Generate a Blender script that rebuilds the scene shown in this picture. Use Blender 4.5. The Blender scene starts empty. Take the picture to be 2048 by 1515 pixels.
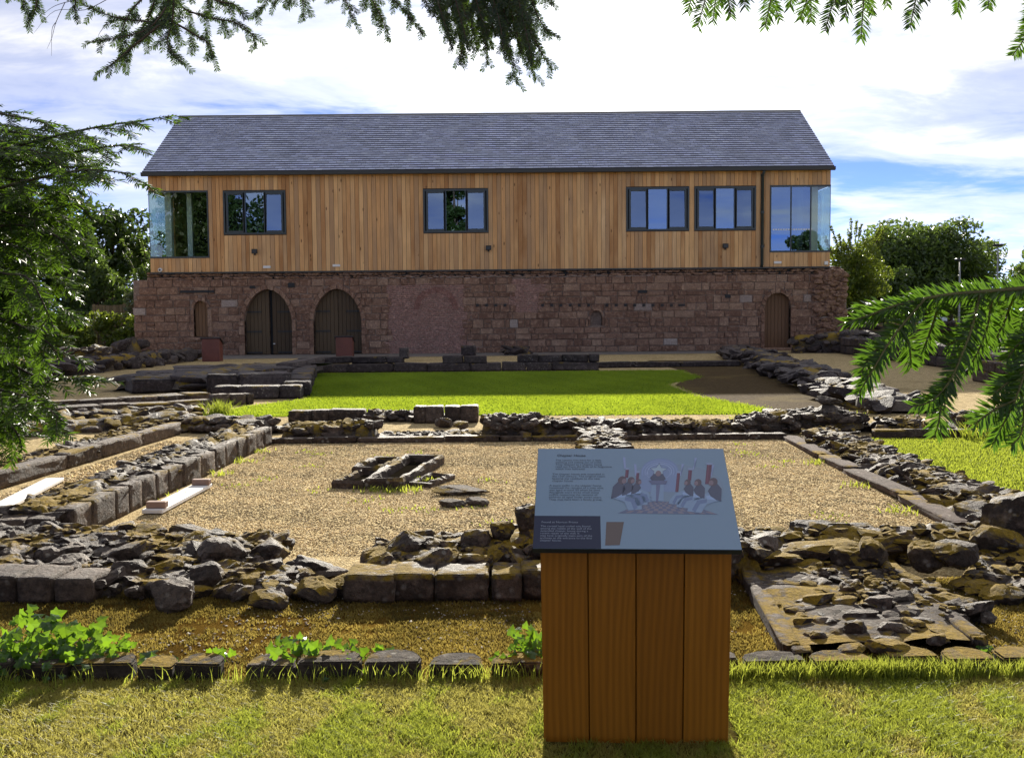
import bpy, bmesh, math, random
import numpy as np
from mathutils import Vector, Matrix, noise as mnoise

# ------------------------------------------------------------------ camera, sky, sun, exposure
SC = bpy.context.scene
COL = SC.collection
R = math.radians
FPX, CXP, CYP = 2048.0, 1024.0, 757.5          # focal length and centre in photo pixels
EYE = Vector((0.0, 0.0, 1.6))
PITCH, ROLL = R(3.70), R(-0.52)
cam_d = bpy.data.cameras.new('camera')
cam = bpy.data.objects.new('camera', cam_d)
COL.objects.link(cam)
cam_d.sensor_width = 36.0
cam_d.lens = 36.0
cam_d.clip_start = 0.05
cam_d.clip_end = 3000
CAMR = Matrix.Rotation(math.pi/2 - PITCH, 3, 'X') @ Matrix.Rotation(ROLL, 3, 'Z')
cam.matrix_world = Matrix.Translation(EYE) @ CAMR.to_4x4()
SC.camera = cam

SUN_EL, SUN_AZ = R(21.6), R(3.5)                # azimuth measured from +Y towards +X
CLOUD_SHIFT = (-10.57, -20.949, 2.717)
SKY_STRENGTH = 0.09
sun_d = bpy.data.lights.new('sun', 'SUN')
sun_d.energy = 3.0
sun_d.angle = R(0.53)
sun_d.color = (1.0, 0.93, 0.80)
sun = bpy.data.objects.new('sun', sun_d)
COL.objects.link(sun)
SUN_DIR = Vector((math.sin(SUN_AZ)*math.cos(SUN_EL), math.cos(SUN_AZ)*math.cos(SUN_EL), math.sin(SUN_EL)))
sun.rotation_euler = SUN_DIR.to_track_quat('Z', 'Y').to_euler()

SC.view_settings.view_transform = 'Standard'
SC.view_settings.look = 'None'
SC.view_settings.gamma = 1.0
SC.view_settings.exposure = 1.85
SC.view_settings.use_curve_mapping = False
SC.cycles.max_bounces = 7
SC.cycles.diffuse_bounces = 3
SC.cycles.glossy_bounces = 3
SC.cycles.transmission_bounces = 4
SC.cycles.transparent_max_bounces = 12
SC.cycles.use_denoising = True
SC.cycles.sample_clamp_indirect = 6.0


# ------------------------------------------------------------------ node helpers
def sock(nt, node, key, v):
    i = node.inputs[key]
    if isinstance(v, bpy.types.NodeSocket):
        nt.links.new(v, i)
    elif isinstance(v, (tuple, list)) and len(v) == 3 and i.type == 'RGBA':
        i.default_value = (*v, 1.0)
    else:
        i.default_value = v


def nd(nt, t, ins=None, **props):
    n = nt.nodes.new('ShaderNode' + t)
    for k, v in props.items():
        setattr(n, k, v)
    for k, v in (ins or {}).items():
        sock(nt, n, k, v)
    return n


def mth(nt, op, a, b=None, c=None, clamp=False):
    n = nt.nodes.new('ShaderNodeMath')
    n.operation = op
    n.use_clamp = clamp
    sock(nt, n, 0, a)
    if b is not None:
        sock(nt, n, 1, b)
    if c is not None:
        sock(nt, n, 2, c)
    return n.outputs[0]


def mixc(nt, f, a, b, mode='MIX'):
    n = nt.nodes.new('ShaderNodeMix')
    n.data_type = 'RGBA'
    n.blend_type = mode
    n.clamp_factor = True
    sock(nt, n, 0, f)
    sock(nt, n, 6, a)
    sock(nt, n, 7, b)
    return n.outputs[2]


def ramp(nt, f, stops, interp='LINEAR'):
    n = nt.nodes.new('ShaderNodeValToRGB')
    n.color_ramp.interpolation = interp
    e = n.color_ramp.elements
    while len(e) < len(stops):
        e.new(0.5)
    for el, (p, c) in zip(e, stops):
        el.position = p
        el.color = (*c, 1.0) if isinstance(c, (tuple, list)) else (c, c, c, 1.0)
    sock(nt, n, 0, f)
    return n.outputs[0]


def noise(nt, vec, scale, detail=4.0, rough=0.55, dist=0.0, out=0):
    n = nd(nt, 'TexNoise', {'Scale': scale, 'Detail': detail, 'Roughness': rough, 'Distortion': dist})
    if vec is not None:
        nt.links.new(vec, n.inputs['Vector'])
    return n.outputs[out]


def remap(nt, v, a, b, c=0.0, d=1.0):
    n = nd(nt, 'MapRange', {'Value': v, 'From Min': a, 'From Max': b, 'To Min': c, 'To Max': d})
    n.clamp = True
    return n.outputs[0]


def scaled(nt, vec, s):
    n = nd(nt, 'Mapping', {'Scale': s})
    nt.links.new(vec, n.inputs['Vector'])
    return n.outputs[0]


def material(name):
    m = bpy.data.materials.new(name)
    m.use_nodes = True
    nt = m.node_tree
    nt.nodes.clear()
    out = nt.nodes.new('ShaderNodeOutputMaterial')
    return m, nt, out


def principled(nt, out, col, rough=0.7, spec=0.5, bump=None, bstr=0.4, bdist=0.02, metallic=0.0):
    p = nd(nt, 'BsdfPrincipled', {'Base Color': col, 'Roughness': rough, 'Metallic': metallic,
                                  'Specular IOR Level': spec})
    if bump is not None:
        b = nd(nt, 'Bump', {'Height': bump, 'Strength': bstr, 'Distance': bdist})
        nt.links.new(b.outputs[0], p.inputs['Normal'])
    nt.links.new(p.outputs[0], out.inputs['Surface'])
    return p


# ------------------------------------------------------------------ world
w = bpy.data.worlds.new('World')
SC.world = w
w.use_nodes = True
nt = w.node_tree
nt.nodes.clear()
wo = nt.nodes.new('ShaderNodeOutputWorld')
sky = nd(nt, 'TexSky', sky_type='NISHITA', sun_disc=False)
sky.sun_elevation = SUN_EL
sky.sun_rotation = SUN_AZ
sky.air_density = 0.25
sky.dust_density = 0.0
sky.ozone_density = 3.5
tc = nt.nodes.new('ShaderNodeTexCoord')
sep = nd(nt, 'SeparateXYZ', {0: tc.outputs['Generated']})
den = mth(nt, 'ADD', mth(nt, 'MAXIMUM', sep.outputs[2], 0.0), 0.13)
comb = nd(nt, 'CombineXYZ', {0: mth(nt, 'DIVIDE', sep.outputs[0], den), 1: mth(nt, 'DIVIDE', sep.outputs[1], den), 2: 0.0})
cv = nd(nt, 'VectorMath', {0: comb.outputs[0], 1: CLOUD_SHIFT}, operation='ADD').outputs[0]
big = noise(nt, scaled(nt, cv, (0.55, 0.8, 1)), 1.05, 7.0, 0.56, 0.5)
fine = noise(nt, scaled(nt, cv, (0.7, 1.0, 1)), 3.1, 6.0, 0.60, 0.4)
cm = mth(nt, 'ADD', mth(nt, 'MULTIPLY', big, 0.68), mth(nt, 'MULTIPLY', fine, 0.32))
cmask = ramp(nt, cm, [(0.38, 0.06), (0.50, 0.5), (0.64, 1.0)], 'EASE')
lum = nd(nt, 'RGBToBW', {0: sky.outputs[0]}).outputs[0]
sdot = nd(nt, 'VectorMath', {0: tc.outputs['Generated'], 1: tuple(SUN_DIR)}, operation='DOT_PRODUCT').outputs['Value']
halo = mth(nt, 'POWER', mth(nt, 'MAXIMUM', sdot, 0.0), 24.0)      # clouds scatter more light towards the sun
cl = mth(nt, 'ADD', mth(nt, 'ADD', mth(nt, 'MULTIPLY', lum, 0.16), 3.25), mth(nt, 'MULTIPLY', halo, 5.6))
cl = mth(nt, 'MULTIPLY', cl, remap(nt, fine, 0.3, 0.7, 0.80, 1.12))
ccol = mixc(nt, 1.0, nd(nt, 'CombineColor', {0: cl, 1: cl, 2: cl}).outputs[0], (1.0, 0.985, 0.96), 'MULTIPLY')
skyb = mixc(nt, 1.0, sky.outputs[0], (0.60, 0.61, 0.72), 'MULTIPLY')
skyc = mixc(nt, cmask, skyb, ccol)
bg = nd(nt, 'Background', {'Color': skyc, 'Strength': SKY_STRENGTH})
nt.links.new(bg.outputs[0], wo.inputs['Surface'])


# ------------------------------------------------------------------ layout helpers
def ray(px, py):
    return CAMR @ Vector(((px - CXP)/FPX, -(py - CYP)/FPX, -1.0))


def G(px, py, z=0.0):
    """point of the plane at height z seen at a photo pixel"""
    d = ray(px, py)
    return EYE + d*((z - EYE.z)/d.z)


def P(px, py, y):
    """point at distance y (along +Y) seen at a photo pixel"""
    d = ray(px, py)
    return EYE + d*(y/d.y)


# ------------------------------------------------------------------ mesh helpers
def mesh_obj(name, V, F, mat, parent=None, smooth=False, loc=None, mats=None, fm=None, col=None):
    me = bpy.data.meshes.new(name)
    if isinstance(F, np.ndarray):
        V = np.asarray(V, dtype=np.float32)
        me.vertices.add(len(V))
        me.vertices.foreach_set('co', V.ravel())
        k = F.shape[1]
        me.loops.add(F.size)
        me.loops.foreach_set('vertex_index', F.astype(np.int32).ravel())
        me.polygons.add(len(F))
        me.polygons.foreach_set('loop_start', np.arange(0, F.size, k, dtype=np.int32))
        me.update(calc_edges=True)
    else:
        me.from_pydata([tuple(v) for v in V], [], F)
        me.update()
    if col is not None:
        a = me.color_attributes.new('Col', 'FLOAT_COLOR', 'POINT')
        c = np.ones((len(V), 4), dtype=np.float32)
        c[:, :3] = np.asarray(col, dtype=np.float32).reshape(len(V), -1)
        a.data.foreach_set('color', c.ravel())
    for m in (mats or ([mat] if mat else [])):
        me.materials.append(m)
    if fm is not None:
        me.polygons.foreach_set('material_index', np.asarray(fm, dtype=np.int32))
    if smooth:
        me.polygons.foreach_set('use_smooth', np.ones(len(me.polygons), dtype=bool))
    return link(name, me, parent, loc)


def wloc(o):
    v = Vector((0, 0, 0))
    while o:
        v += o.location
        o = o.parent
    return v


def link(name, me, parent=None, loc=None):
    """loc is a place in the world; without it the mesh is already in world coordinates"""
    o = bpy.data.objects.new(name, me)
    COL.objects.link(o)
    o.location = Vector(loc) if loc is not None else Vector((0, 0, 0))
    if parent:
        o.location -= wloc(parent)
        o.parent = parent
    return o


def tag(o, label=None, cat=None, group=None, kind=None):
    if label:
        o['label'] = label
    if cat:
        o['category'] = cat
    if group:
        o['group'] = group
    if kind:
        o['kind'] = kind
    return o


def thing(name, label, cat, loc=(0, 0, 0), group=None):
    o = bpy.data.objects.new(name, None)
    COL.objects.link(o)
    o.location = loc
    o.empty_display_size = 0.1
    return tag(o, label, cat, group, 'thing')


class MB:
    """collects boxes, prisms and tubes for one mesh"""
    def __init__(s):
        s.V, s.F, s.C, s.col = [], [], [], (1, 1, 1)

    def add(s, V, F):
        n = len(s.V)
        s.V += [tuple(v) for v in V]
        s.F += [tuple(i + n for i in f) for f in F]
        s.C += [s.col]*len(V)
        return s

    def box(s, x0, x1, y0, y1, z0, z1, j=0.0, rng=random):
        V = [(x, y, z) for z in (z0, z1) for y in (y0, y1) for x in (x0, x1)]
        if j:
            V = [tuple(c + rng.uniform(-j, j) for c in v) for v in V]
        return s.add(V, [(0, 2, 3, 1), (4, 5, 7, 6), (0, 1, 5, 4), (1, 3, 7, 5), (3, 2, 6, 7), (2, 0, 4, 6)])

    def prism(s, prof, a, b, axis='y'):
        """prof: list of 2-D points extruded from a to b along axis"""
        n = len(prof)
        def mk(p, t):
            return {'y': (p[0], t, p[1]), 'x': (t, p[0], p[1]), 'z': (p[0], p[1], t)}[axis]
        V = [mk(p, a) for p in prof] + [mk(p, b) for p in prof]
        F = [tuple(range(n)), tuple(range(2*n - 1, n - 1, -1))]
        F += [(i, i + n, (i + 1) % n + n, (i + 1) % n) for i in range(n)]
        return s.add(V, F)

    def tube(s, pts, rad, n=6, cap=True):
        pts = [Vector(p) for p in pts]
        rs = rad if isinstance(rad, (list, tuple)) else [rad]*len(pts)
        V = []
        for i, p in enumerate(pts):
            t = (pts[min(i + 1, len(pts) - 1)] - pts[max(i - 1, 0)])
            t = t.normalized() if t.length > 1e-9 else Vector((0, 0, 1))
            a = t.cross(Vector((0.31, 0.17, 0.93)))
            a = a.normalized() if a.length > 1e-5 else Vector((1, 0, 0))
            b = t.cross(a)
            for k in range(n):
                an = 2*math.pi*k/n
                V.append(p + a*(rs[i]*math.cos(an)) + b*(rs[i]*math.sin(an)))
        F = []
        for i in range(len(pts) - 1):
            for k in range(n):
                F.append((i*n + k, i*n + (k + 1) % n, (i + 1)*n + (k + 1) % n, (i + 1)*n + k))
        if cap:
            F += [tuple(range(n - 1, -1, -1)), tuple((len(pts) - 1)*n + k for k in range(n))]
        return s.add(V, F)

    def build(s, name, mat, parent=None, smooth=False, bevel=0.0, loc=None, col=False):
        o = mesh_obj(name, s.V, s.F, mat, parent, smooth, loc, col=s.C if col else None)
        bm = bmesh.new()
        bm.from_mesh(o.data)
        bmesh.ops.recalc_face_normals(bm, faces=bm.faces[:])
        if bevel:
            bmesh.ops.bevel(bm, geom=bm.edges[:], offset=bevel, segments=1, affect='EDGES')
        bm.to_mesh(o.data)
        bm.free()
        return o


def sheet(name, pts, mat, z, kind='structure', sub=0):
    """a flat polygon lying at height z"""
    return tag(mesh_obj(name, [(p[0], p[1], z) for p in pts], [tuple(range(len(pts)))], mat), kind=kind)


def in_poly(x, y, poly):
    c = np.zeros(len(x), dtype=bool)
    n = len(poly)
    for i in range(n):
        x0, y0 = poly[i][0], poly[i][1]
        x1, y1 = poly[(i + 1) % n][0], poly[(i + 1) % n][1]
        k = ((y0 > y) != (y1 > y)) & (x < (x1 - x0)*(y - y0)/((y1 - y0) if y1 != y0 else 1e-9) + x0)
        c ^= k
    return c


def scatter_points(poly, n, rs):
    xs = [p[0] for p in poly]
    ys = [p[1] for p in poly]
    x = rs.uniform(min(xs), max(xs), n)
    y = rs.uniform(min(ys), max(ys), n)
    k = in_poly(x, y, poly)
    return x[k], y[k]


# ------------------------------------------------------------------ materials
def geo(nt):
    return nt.nodes.new('ShaderNodeNewGeometry')


def mat_stone(name, c1, c2, c3, moss=0.5, mosscol=(0.27, 0.175, 0.012), scale=1.0, lichen=0.55, bstr=0.9, rough=0.68):
    """weathered stone: per-stone tint, grain, pale lichen, moss on its upward faces"""
    m, nt, out = material(name)
    g = geo(nt)
    pos = g.outputs['Position']
    oi = nt.nodes.new('ShaderNodeObjectInfo')
    n1 = noise(nt, pos, 5.0*scale, 5, 0.6)
    n2 = noise(nt, pos, 30.0*scale, 6, 0.75)
    n3 = noise(nt, pos, 2.1*scale, 3, 0.5)
    f = mth(nt, 'ADD', mth(nt, 'MULTIPLY', oi.outputs['Random'], 0.62), mth(nt, 'MULTIPLY', n1, 0.5))
    c = ramp(nt, f, [(0.12, c1), (0.55, c2), (0.98, c3)])
    c = mixc(nt, remap(nt, n2, 0.38, 0.66, 0.0, 0.8), c, (c1[0]*0.4, c1[1]*0.4, c1[2]*0.4))
    vo = nd(nt, 'TexVoronoi', {'Scale': 16.0*scale, 'Randomness': 1.0})
    nt.links.new(pos, vo.inputs['Vector'])
    sp = mth(nt, 'MULTIPLY', remap(nt, vo.outputs['Distance'], 0.12, 0.30, 1.0, 0.0), remap(nt, n3, 0.5, 0.62))
    c = mixc(nt, mth(nt, 'MULTIPLY', sp, lichen), c, (0.42, 0.40, 0.34))
    if moss > 0:
        sx = nd(nt, 'SeparateXYZ', {0: g.outputs['Normal']})
        mn = noise(nt, pos, 1.7, 5, 0.6)
        mm = noise(nt, pos, 14.0, 4, 0.6)
        mk = mth(nt, 'MULTIPLY', remap(nt, sx.outputs[2], 0.15, 0.65),
                 remap(nt, mth(nt, 'ADD', mth(nt, 'MULTIPLY', mn, 0.78), mth(nt, 'MULTIPLY', mm, 0.22)),
                       0.64 - 0.26*moss, 0.69 - 0.26*moss))
        mc = ramp(nt, noise(nt, pos, 60.0, 3, 0.7), [(0.25, tuple(v*0.45 for v in mosscol)), (0.62, mosscol), (0.8, tuple(v*1.6 for v in mosscol))])
        c = mixc(nt, mk, c, mc)
        rr = mth(nt, 'ADD', mth(nt, 'MULTIPLY', mk, 0.25), rough)
    else:
        rr = rough
    n4 = noise(nt, pos, 11.0*scale, 5, 0.7)
    c = mixc(nt, remap(nt, n4, 0.5, 0.72, 0.0, 0.55), c, tuple(min(1, v*1.5) for v in c3))
    h = mth(nt, 'ADD', mth(nt, 'MULTIPLY', n4, 0.8), mth(nt, 'MULTIPLY', n2, 0.55))
    principled(nt, out, c, rr, 0.32, h, bstr, 0.045/scale)
    return m


def mat_plain(name, col, rough=0.6, spec=0.5, metallic=0.0, var=0.0, vscale=8.0):
    m, nt, out = material(name)
    c = col
    if var:
        n = noise(nt, geo(nt).outputs['Position'], vscale, 5, 0.65)
        c = mixc(nt, remap(nt, n, 0.3, 0.7), tuple(v*(1 - var) for v in col), tuple(min(1, v*(1 + var)) for v in col))
    principled(nt, out, c, rough, spec, metallic=metallic)
    return m


def mat_wood(name, cols, grain=(40, 40, 1.6), rough=0.55, knots=True, rings=0.0, dark=0.30):
    """boards: each board its own tint and its own stretch of grain, knots here and there"""
    m, nt, out = material(name)
    g = geo(nt)
    oi = nt.nodes.new('ShaderNodeObjectInfo')
    r = oi.outputs['Random']
    off = nd(nt, 'CombineXYZ', {0: mth(nt, 'MULTIPLY', r, 31.0), 1: 0.0, 2: mth(nt, 'MULTIPLY', r, 113.0)})
    va = nd(nt, 'VectorMath', {0: g.outputs['Position'], 1: off.outputs[0]}, operation='ADD').outputs[0]
    n1 = noise(nt, scaled(nt, va, grain), 1.0, 5, 0.65, 0.6)
    n2 = noise(nt, scaled(nt, va, (1.2, 1.2, 0.5)), 1.0, 3, 0.5)
    f = mth(nt, 'ADD', mth(nt, 'MULTIPLY', r, 0.75), mth(nt, 'MULTIPLY', n2, 0.35))
    c = ramp(nt, f, [(0.08 + 0.92*i/(len(cols) - 1), cc) for i, cc in enumerate(cols)])
    c = mixc(nt, remap(nt, n1, 0.38, 0.72, 0.0, dark), c, tuple(v*0.5 for v in cols[0]))
    if rings:
        wv = nd(nt, 'TexWave', {'Scale': 1.0, 'Distortion': 4.5, 'Detail': 3.0, 'Detail Scale': 0.7})
        wv.wave_type = 'RINGS'
        wv.rings_direction = 'Y'
        lo = nd(nt, 'CombineXYZ', {0: mth(nt, 'MULTIPLY_ADD', r, 0.9, -0.85), 1: 0.0, 2: mth(nt, 'MULTIPLY_ADD', r, -1.1, 0.15)})
        vr = nd(nt, 'VectorMath', {0: g.outputs['Position'], 1: lo.outputs[0]}, operation='ADD').outputs[0]
        nt.links.new(scaled(nt, vr, (13.0, 1.0, 1.9)), wv.inputs['Vector'])
        c = mixc(nt, mth(nt, 'MULTIPLY', wv.outputs[0], rings), c, tuple(v*0.35 for v in cols[0]))
    if knots:
        vo = nd(nt, 'TexVoronoi', {'Scale': 1.0})
        nt.links.new(scaled(nt, va, (3.4, 3.4, 1.25)), vo.inputs['Vector'])
        k = remap(nt, vo.outputs['Distance'], 0.05, 0.11, 0.8, 0.0)
        c = mixc(nt, k, c, tuple(v*0.28 for v in cols[0]))
    principled(nt, out, c, rough, 0.2, n1, 0.25, 0.004)
    return m


def mat_leaf(name, c_lo, c_hi, trans, tmix=0.4, rough=0.4, spec=0.5, attr=True):
    m, nt, out = material(name)
    if attr:
        a = nd(nt, 'Attribute', attribute_name='Col')
        f = nd(nt, 'SeparateColor', {0: a.outputs['Color']}).outputs[0]
    else:
        f = nt.nodes.new('ShaderNodeObjectInfo').outputs['Random']
    c = mixc(nt, f, c_lo, c_hi)
    t = mixc(nt, f, tuple(v*0.6 for v in trans), trans)
    p = nd(nt, 'BsdfPrincipled', {'Base Color': c, 'Roughness': rough, 'Specular IOR Level': spec})
    tr = nd(nt, 'BsdfTranslucent', {'Color': t})
    mx = nd(nt, 'MixShader', {0: tmix, 1: p.outputs[0], 2: tr.outputs[0]})
    nt.links.new(mx.outputs[0], out.inputs['Surface'])
    return m


def mat_print(name):
    m, nt, out = material(name)
    a = nd(nt, 'Attribute', attribute_name='Col')
    principled(nt, out, a.outputs['Color'], 0.25, 0.5)
    return m


def mat_glass(name, refl, tint, rough=0.004, col=(0.92, 0.96, 1.0)):
    m, nt, out = material(name)
    lw = nd(nt, 'LayerWeight', {'Blend': 0.25})
    fac = mth(nt, 'ADD', mth(nt, 'MULTIPLY', lw.outputs['Fresnel'], 0.6), refl, clamp=True)
    gl = nd(nt, 'BsdfGlossy', {'Color': col, 'Roughness': rough})
    tr = nd(nt, 'BsdfTransparent', {'Color': tint})
    mx = nd(nt, 'MixShader', {0: fac, 1: tr.outputs[0], 2: gl.outputs[0]})
    nt.links.new(mx.outputs[0], out.inputs['Surface'])
    return m


def mat_gravel(name, tan=((0.30, 0.21, 0.10), (0.60, 0.455, 0.23), (0.80, 0.66, 0.38)), scale=80.0):
    m, nt, out = material(name)
    pos = geo(nt).outputs['Position']
    vo = nd(nt, 'TexVoronoi', {'Scale': scale})
    nt.links.new(pos, vo.inputs['Vector'])
    cell = nd(nt, 'SeparateColor', {0: vo.outputs['Color']}).outputs[0]
    c = ramp(nt, cell, [(0.0, tan[0]), (0.5, tan[1]), (1.0, tan[2])])
    n = noise(nt, pos, 0.7, 5, 0.6)
    n2 = noise(nt, pos, 7.0, 5, 0.6)
    c = mixc(nt, remap(nt, n2, 0.42, 0.72, 0.0, 0.5), c, (0.11, 0.07, 0.035))
    c = mixc(nt, remap(nt, n, 0.52, 0.68, 0.0, 0.40), c, (0.20, 0.15, 0.05))
    h = mth(nt, 'ADD', mth(nt, 'MULTIPLY', vo.outputs['Distance'], -1.0), mth(nt, 'MULTIPLY', n2, 0.7))
    principled(nt, out, c, 1.0, 0.06, h, 1.0, 0.018)
    return m


def mat_lawn(name, a, b, c_, scale=1.0, stripes=0.0, sdir=0.0):
    m, nt, out = material(name)
    pos = geo(nt).outputs['Position']
    n1 = noise(nt, pos, 0.9*scale, 5, 0.6)
    n2 = noise(nt, pos, 55.0*scale, 4, 0.7)
    c = ramp(nt, mth(nt, 'ADD', mth(nt, 'MULTIPLY', n1, 0.5), mth(nt, 'MULTIPLY', n2, 0.5)), [(0.3, a), (0.5, b), (0.7, c_)])
    if stripes:
        sx = nd(nt, 'SeparateXYZ', {0: pos})
        s = mth(nt, 'SINE', mth(nt, 'MULTIPLY', mth(nt, 'ADD', sx.outputs[0], mth(nt, 'MULTIPLY', sx.outputs[1], sdir)), 7.0))
        c = mixc(nt, mth(nt, 'MULTIPLY', remap(nt, s, -0.3, 0.3), stripes), c, tuple(v*1.35 for v in b))
    principled(nt, out, c, 1.0, 0.0, n2, 1.0, 0.03)
    return m


M = {}
M['rubble'] = mat_stone('rubble_stone', (0.028, 0.019, 0.014), (0.068, 0.047, 0.034), (0.165, 0.12, 0.09), 0.50)
M['mossy'] = mat_stone('mossy_stone', (0.026, 0.017, 0.012), (0.060, 0.042, 0.030), (0.13, 0.098, 0.073), 0.86)
M['far_rubble'] = mat_stone('far_rubble_stone', (0.030, 0.021, 0.020), (0.062, 0.046, 0.043), (0.125, 0.098, 0.09), 0.25)
M['dressed'] = mat_stone('dressed_stone', (0.042, 0.026, 0.017), (0.085, 0.056, 0.038), (0.17, 0.122, 0.088), 0.40, scale=0.9)
M['kerb'] = mat_stone('kerb_stone', (0.075, 0.052, 0.042), (0.115, 0.082, 0.068), (0.16, 0.12, 0.10), 0.3, scale=1.2, bstr=0.6, rough=0.95)
M['core'] = mat_stone('wall_core_mortar', (0.055, 0.042, 0.035), (0.10, 0.078, 0.062), (0.15, 0.12, 0.09), 0.62, scale=1.6)
M['edging'] = mat_stone('edging_stone', (0.026, 0.018, 0.012), (0.050, 0.036, 0.025), (0.095, 0.072, 0.052), 0.62, rough=0.92)
M['slab'] = mat_stone('mortared_slab', (0.055, 0.041, 0.032), (0.10, 0.077, 0.061), (0.155, 0.122, 0.097), 0.58, scale=1.5, rough=0.88)
M['ashlar'] = mat_stone('red_sandstone', (0.15, 0.078, 0.050), (0.275, 0.155, 0.102), (0.43, 0.29, 0.20), 0.0, scale=0.9, lichen=0.45, rough=0.8)
M['mortar'] = mat_stone('lime_mortar', (0.22, 0.155, 0.12), (0.31, 0.235, 0.185), (0.42, 0.33, 0.27), 0.0, scale=1.0, lichen=0.5)
M['brick'] = mat_stone('old_brick', (0.19, 0.082, 0.065), (0.33, 0.165, 0.128), (0.46, 0.28, 0.225), 0.0, scale=0.8, lichen=0.5)
M['lime'] = mat_stone('pale_lime_crust', (0.30, 0.22, 0.18), (0.38, 0.30, 0.255), (0.46, 0.39, 0.34), 0.0, scale=1.5)
M['cedar'] = mat_wood('larch_cladding', [(0.36, 0.17, 0.065), (0.70, 0.40, 0.17), (0.46, 0.29, 0.155), (0.80, 0.50, 0.23), (0.42, 0.21, 0.08), (0.88, 0.62, 0.34)])
M['cedar_back'] = mat_plain('cladding_backing', (0.06, 0.035, 0.02), 0.9)
M['doorwood'] = mat_wood('weathered_door_oak', [(0.070, 0.047, 0.026), (0.105, 0.072, 0.040), (0.13, 0.09, 0.05)], knots=False)
M['doorbrown'] = mat_wood('brown_door_oak', [(0.16, 0.088, 0.045), (0.20, 0.112, 0.058), (0.24, 0.137, 0.07)], knots=False)
M['oak'] = mat_wood('oiled_oak', [(0.27, 0.095, 0.007), (0.34, 0.125, 0.009), (0.40, 0.155, 0.012)], grain=(75, 75, 2.2), rough=0.42, knots=False, rings=0.30)
M['iron'] = mat_plain('black_iron', (0.012, 0.013, 0.014), 0.55)
M['frame'] = mat_plain('dark_grey_aluminium', (0.022, 0.034, 0.038), 0.35, 0.5)
M['gutter'] = mat_plain('dark_gutter', (0.016, 0.020, 0.022), 0.4)
M['white'] = mat_plain('white_plastic', (0.72, 0.72, 0.70), 0.45)
M['post'] = mat_plain('white_painted_post', (0.85, 0.85, 0.82), 0.6)
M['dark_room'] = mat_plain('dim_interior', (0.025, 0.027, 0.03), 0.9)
M['glass'] = mat_glass('window_glass', 0.24, (0.36, 0.42, 0.46), col=(0.50, 0.68, 1.0))
M['cornerglass'] = mat_glass('corner_glass', 0.07, (0.80, 0.88, 0.86))
M['rust'] = mat_plain('rust_red_panel', (0.135, 0.042, 0.028), 0.6, var=0.2, vscale=3)
M['print'] = mat_print('printed_panel')
M['panel'] = mat_plain('sign_panel_sky_tint', (0.20, 0.285, 0.385), 0.25, 0.3)  # white panel with the sky's blue reflection put into its base colour
M['panel_navy'] = mat_plain('sign_panel_navy', (0.028, 0.034, 0.068), 0.3, 0.2)
M['ink'] = mat_plain('dark_ink', (0.035, 0.055, 0.085), 0.4)
M['inkpale'] = mat_plain('pale_ink', (0.25, 0.29, 0.38), 0.4)
M['panel_edge'] = mat_plain('sign_panel_edge', (0.02, 0.021, 0.025), 0.4)
M['board'] = mat_plain('white_board_paint', (0.78, 0.76, 0.74), 0.6, var=0.08)
M['batten'] = mat_plain('brown_batten', (0.27, 0.17, 0.13), 0.7, var=0.15)
M['gravel'] = mat_gravel('golden_gravel')
M['chips'] = None
M['lawn_soil'] = mat_lawn('lawn_soil', (0.05, 0.038, 0.012), (0.11, 0.09, 0.026), (0.17, 0.14, 0.04), 1.5)
M['lawn_far'] = mat_lawn('mown_lawn', (0.045, 0.105, 0.010), (0.07, 0.15, 0.014), (0.10, 0.18, 0.022), 1.0, 0.10, 0.35)
M['lawn_dry'] = mat_lawn('dry_lawn', (0.075, 0.10, 0.014), (0.12, 0.15, 0.022), (0.17, 0.19, 0.035), 1.0)
M['moss_ground'] = mat_lawn('moss_ground', (0.04, 0.026, 0.010), (0.15, 0.088, 0.018), (0.30, 0.19, 0.04), 2.2)
M['dirt'] = mat_gravel('brown_dirt', ((0.045, 0.030, 0.014), (0.075, 0.052, 0.024), (0.11, 0.08, 0.038)), 40)
M['paving'] = mat_plain('grey_paving', (0.17, 0.155, 0.14), 0.85, var=0.3, vscale=2.5)
M['field'] = mat_lawn('far_field', (0.05, 0.07, 0.015), (0.08, 0.10, 0.02), (0.12, 0.13, 0.03), 0.3)
M['bark'] = mat_stone('bark', (0.045, 0.030, 0.022), (0.085, 0.058, 0.042), (0.13, 0.09, 0.065), 0.0, scale=2.0)
M['twig'] = mat_plain('yew_twig', (0.10, 0.095, 0.025), 0.7, var=0.3, vscale=30)
M['yew'] = mat_leaf('yew_needle', (0.014, 0.032, 0.005), (0.038, 0.080, 0.009), (0.145, 0.27, 0.014), 0.44, 0.42, 0.3)
M['yew_bright'] = mat_leaf('yew_needle_bright', (0.016, 0.042, 0.005), (0.042, 0.095, 0.009), (0.125, 0.25, 0.018), 0.44, 0.36, 0.4)
M['yew_dark'] = mat_leaf('yew_needle_dark', (0.012, 0.028, 0.007), (0.035, 0.065, 0.014), (0.075, 0.13, 0.016), 0.36, 0.35, 0.5)
M['ivy'] = mat_leaf('ivy_leaf', (0.020, 0.060, 0.008), (0.05, 0.13, 0.012), (0.24, 0.42, 0.02), 0.5, 0.28, 0.6, attr=False)
M['leaf_dark'] = mat_leaf('dark_leaf', (0.018, 0.038, 0.010), (0.056, 0.098, 0.024), (0.11, 0.18, 0.024), 0.38)
M['leaf_mid'] = mat_leaf('mid_leaf', (0.032, 0.058, 0.016), (0.085, 0.135, 0.035), (0.18, 0.27, 0.04), 0.42)
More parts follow.
